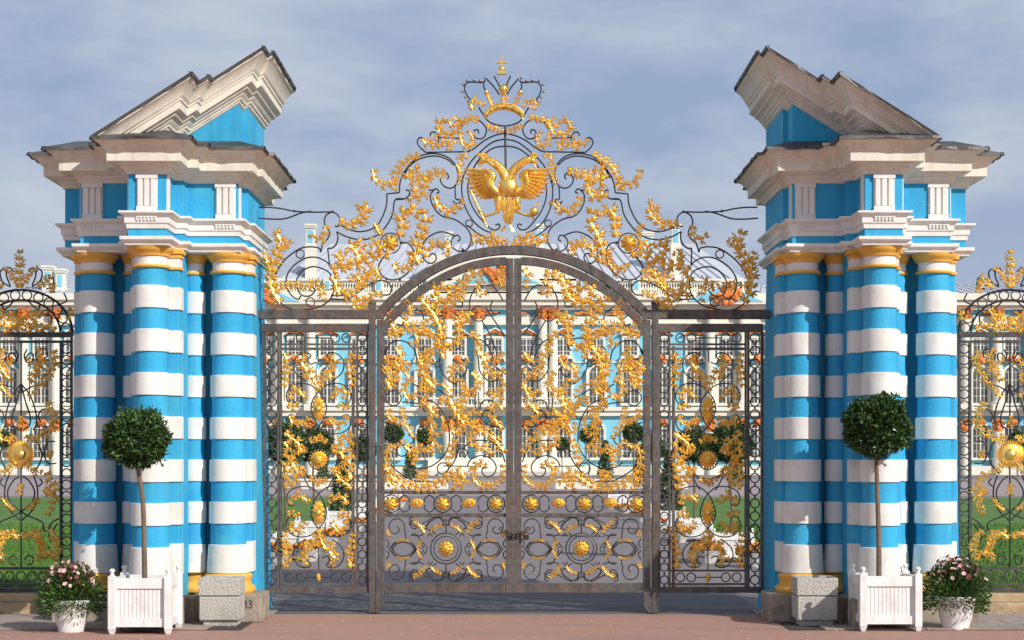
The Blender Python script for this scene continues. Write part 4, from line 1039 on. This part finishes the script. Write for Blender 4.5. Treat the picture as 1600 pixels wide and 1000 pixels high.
def pot(label):
    T = thing('flower_pot', label, 'flower pot', (0, 0, 0), 'ribbed white flower pots'); q = MB(); n = 72; vs = []; fs = []
    prof = [(.125, .0), (.132, .012), (.13, .03), (.15, .10), (.17, .20), (.185, .27), (.19, .285), (.205, .29), (.21, .30), (.21, .325), (.20, .332), (.18, .325), (.175, .25)]
    for r, z in prof:
        for k in range(n):
            a = 2 * pi * k / n; rr = r * (1 + (.018 * cos(a * 24) if .03 < z < .275 and r < .188 and r != .175 else 0)); vs.append((rr * cos(a), rr * sin(a), z))
    for i in range(len(prof) - 1):
        for k in range(n): l = (k + 1) % n; fs.append((i * n + k, i * n + l, (i + 1) * n + l, (i + 1) * n + k))
    fs.append(tuple(range(n))); q.add(vs, fs); q.build('body', 'whitewood', T, 40)
    q = MB(); q.lathe([(.176, .26), (.176, .27)], 0, 0, 24); q.build('soil', 'soil', T, 0)
    return T
def blossom_mesh():
    q = MB()
    for k in range(5):
        a = 2 * pi * k / 5; u = Vector((cos(a), sin(a), 0)); v = Vector((-sin(a), cos(a), 0)); z = Vector((0, 0, .006))
        q.add([Vector((0, 0, 0)), u * .014 + v * .011 + z, u * .024 + z * 1.4, u * .014 - v * .011 + z], [(0, 1, 2, 3)])
    q.ball((0, 0, .003), .005, 6); return q
def flowers(label, seed):
    T = thing('flowering_plant', label, 'potted flowers', (0, 0, 0), 'pink flowering plants in pots'); r_ = random.Random(seed)
    q = MB()
    for k in range(6500):      # drooping and upright narrow leaves
        a = r_.uniform(0, 2 * pi); e = r_.uniform(-.55, 1.45); R = r_.uniform(.08, .31) if e < .5 else r_.uniform(.05, .30)
        base = Vector((cos(a) * R * cos(e) * 1.05, sin(a) * R * cos(e) * 1.05, .33 + R * sin(e) * 1.05))
        d = Vector((cos(a) * cos(e), sin(a) * cos(e), sin(e) + .25)) + Vector((r_.uniform(-.6, .6), r_.uniform(-.6, .6), r_.uniform(-.5, .5))); d.normalize()
        s_ = d.cross(Vector((r_.uniform(-1, 1), r_.uniform(-1, 1), .2))).normalized(); L = r_.uniform(.03, .06); W = L * .17
        q.cur = (2 if r_.random() < .5 else 0) if e > .75 and r_.random() < .55 else (0 if r_.random() < .35 else 1)
        q.add([base, base + d * L * .5 + s_ * W, base + d * L, base + d * L * .5 - s_ * W], [(0, 1, 2, 3)])
    q.build('foliage', ['leafdark', 'leaflight', 'maroon'], T, 0)
    bm_ = blossom_mesh(); first = {}
    for k in range(99):
        a = r_.uniform(0, 2 * pi); e = r_.uniform(.3, 1.4); R = r_.uniform(.27, .34)
        loc = (cos(a) * R * cos(e), sin(a) * R * cos(e), .34 + R * sin(e) * 1.1); kd = 'pinkflower' if r_.random() < .5 else 'maroon'
        if kd not in first: o = bm_.build('blossom', kd, T, 0, keep=True); first[kd] = o
        else: o = first[kd].copy(); COL.objects.link(o)
        o.location = loc; o.rotation_euler = (r_.uniform(.2, 1.3), 0, a + pi / 2 + r_.uniform(-.5, .5)); s_ = r_.uniform(.7, 1.25); o.scale = (s_, s_, s_)
    return T
a = pot('ribbed white flower pot left of the left planter box'); put(a, -4.34, -2.1, 0, 0, .95); a2 = copy_tree(a); a2['label'] = 'ribbed white flower pot right of the right planter box, striped by a shadow'; put(a2, 4.36, -1.85, .3)
a = flowers('bushy plant with pink and dark red blossoms in the left white pot', 1); put(a, -4.34, -2.1)
a = flowers('bushy plant with pink and dark red blossoms in the right white pot', 2); put(a, 4.36, -1.85, 0, 0, 1.04)
def block(label):
    T = thing('concrete_block', label, 'concrete planter', (0, 0, 0), 'square pitted concrete blocks')
    q = MB(); q.box(-.165, .165, -.165, .165, 0, .065); q.build('foot', 'granite', T, 0, bevel=.01)
    q = MB(); q.box(-.2, .2, -.2, .2, .065, .305); q.build('lower_block', 'granite', T, 0, bevel=.012)
    q = MB(); H = .205
    for a, b, c, d in ((-H, H, -H, -H + .04), (-H, H, H - .04, H), (-H, -H + .04, -H + .04, H - .04), (H - .04, H, -H + .04, H - .04)): q.box(a, b, c, d, .315, .49)
    q.box(-H + .04, H - .04, -H + .04, H - .04, .305, .44); q.build('upper_trough', 'granite', T, 0, bevel=.006)
    return T
b1 = block('sunlit square pitted concrete block beside the number 33'); put(b1, -2.975, -1.42)
b2 = copy_tree(b1); b2['label'] = 'half-shaded square pitted concrete block at the foot of the right pier'; put(b2, 3.035, -1.40)

# ---- courtyard planters, trees and flower tubs
cp_src = planter('x', 'white planter boxes along the courtyard path', w=.62, h=.45); ct_src = bay_tree('x', 'clipped trees along the courtyard path', R=.33, n=1800, ls=.08); cone_src = bay_tree('x', 'clipped trees along the courtyard path', trunkh=.95, R=.30, n=2200, ls=.08, name='cone_tree', cone=True)
def tub():
    T = thing('flower_tub', 'x', 'flower tub', (0, 0, 0), 'orange flower tubs along the courtyard path'); q = MB()
    q.lathe([(.13, 0), (.2, .12), (.27, .22), (.29, .25), (.27, .25), (.26, .22)], 0, 0, 20); q.build('bowl', 'whitewood', T, 40)
    q = MB(); r_ = random.Random(1)
    for k in range(120): a = r_.uniform(0, 2 * pi); r = .3 * r_.random() ** .5; q.ball((r * cos(a), r * sin(a), .3 + .1 * (1 - r / .3) + r_.uniform(-.03, .03)), .033, 5)
    q.build('blossoms', 'orangeflower', T, 0)
    q = MB(); leafball(q, (0, 0, .27), .29, 500, .06, r_, sq=(1, 1, .4)); q.build('foliage', ['leafdark', 'leaflight'], T, 0)
    return T
tb_src = tub(); used = set()
def place(src, x, y, label, rz=0, s=1., z=0):
    o = src if src.name not in used else copy_tree(src)
    used.add(src.name); put(o, x, y, rz, z, s); o['label'] = label; return o
row = [('nearest', 445, 874), ('second', 490, 852), ('third', 534, 829), ('fourth', 568, 812), ('fifth', 597, 799), ('sixth', 612, 790)]
rowR = [('nearest', 1142, 877), ('second', 1085, 845), ('third', 1046, 828), ('fourth', 1020, 813), ('fifth', 990, 802), ('sixth', 965, 792)]
for nm, rw in (('left', row), ('right', rowR)):
    for i, (o_, x, y) in enumerate(rw):
        gx, gy, _ = ground_at(x, y)
        place(cp_src, gx, gy, '%s white planter box on the %s edge of the courtyard path' % (o_, nm), 0, 1.0)
        if i < 4: place(cone_src if i == 2 else ct_src, gx, gy, '%s tree in the %s planter along the %s of the path' % ('cone-shaped' if i == 2 else 'ball-headed', o_, nm), i, 1.0)
        x2 = x + (38 if i == 0 else 26) * (1 if nm == 'left' else -1) * (1 - .1 * i); gx, gy, _ = ground_at(x2, y + 3)
        place(tb_src, gx, gy, 'white tub of orange flowers beside the %s planter box on the %s' % (o_, nm), 0, .85)
for nm, x, y in (('left', 431, 884), ('right', 1178, 886)):
    gx, gy, _ = ground_at(x, y); place(tb_src, gx, gy, 'white tub of orange flowers closest to the gate on the %s' % nm, 0, .9)
# far clipped trees before the palace
FT = ((615, 752, 16, 'b'), (664, 748, 14, 'b'), (725, 742, 8, 'b'), (775, 742, 8, 'b'), (832, 742, 9, 'b'), (878, 746, 11, 'b'), (920, 750, 15, 'b'), (946, 760, 16, 'c'), (990, 756, 17, 'b'), (1000, 765, 15, 'c'), (640, 758, 14, 'c'), (1075, 756, 15, 'b'), (1150, 760, 16, 'c'), (460, 756, 15, 'b'), (505, 758, 13, 'c'), (8, 752, 14, 'b'), (1590, 752, 14, 'b'))
XS = [q[0] for q in FT]
ORD = ['leftmost', 'second from left', 'third from left', 'fourth from left', 'fifth from left', 'sixth from left', 'seventh from left', 'eighth from left', 'middle', 'eighth from right', 'seventh from right', 'sixth from right', 'fifth from right', 'fourth from right', 'third from right', 'second from right', 'rightmost']
for i, (x, y, R, kind) in enumerate(FT):
    gx, gy, _ = ground_at(x, y); s = F / (DC + gy); sc_ = R / s / .36
    src = ct_src if kind == 'b' else cone_src
    place(src, gx, gy, '%s clipped tree far off before the palace, %s of the free-standing ones' % ('round' if kind == 'b' else 'conical', ORD[sorted(XS).index(x)]), i, sc_, z=-.42 * sc_ * .6)
# low white wall before the palace forecourt
for nm, x0, x1 in (('left', 470, 700), ('right', 868, 1075)):
    T = thing('low_wall', 'low white wall before the palace on the %s' % nm, 'low wall', (ground_at((x0 + x1) / 2, 764)[0], ground_at(0, 764)[1], 0), 'low white walls before the palace')
    a, b = ground_at(x0, 764), ground_at(x1, 764)
    q = MB(); q.box(a[0], b[0], a[1], a[1] + .5, 0, .45); q.build('wall', 'pcream', T, 0); q = MB(); q.box(a[0] - .1, b[0] + .1, a[1] - .1, a[1] + .6, .45, .55); q.build('coping', 'pcream', T, 0)
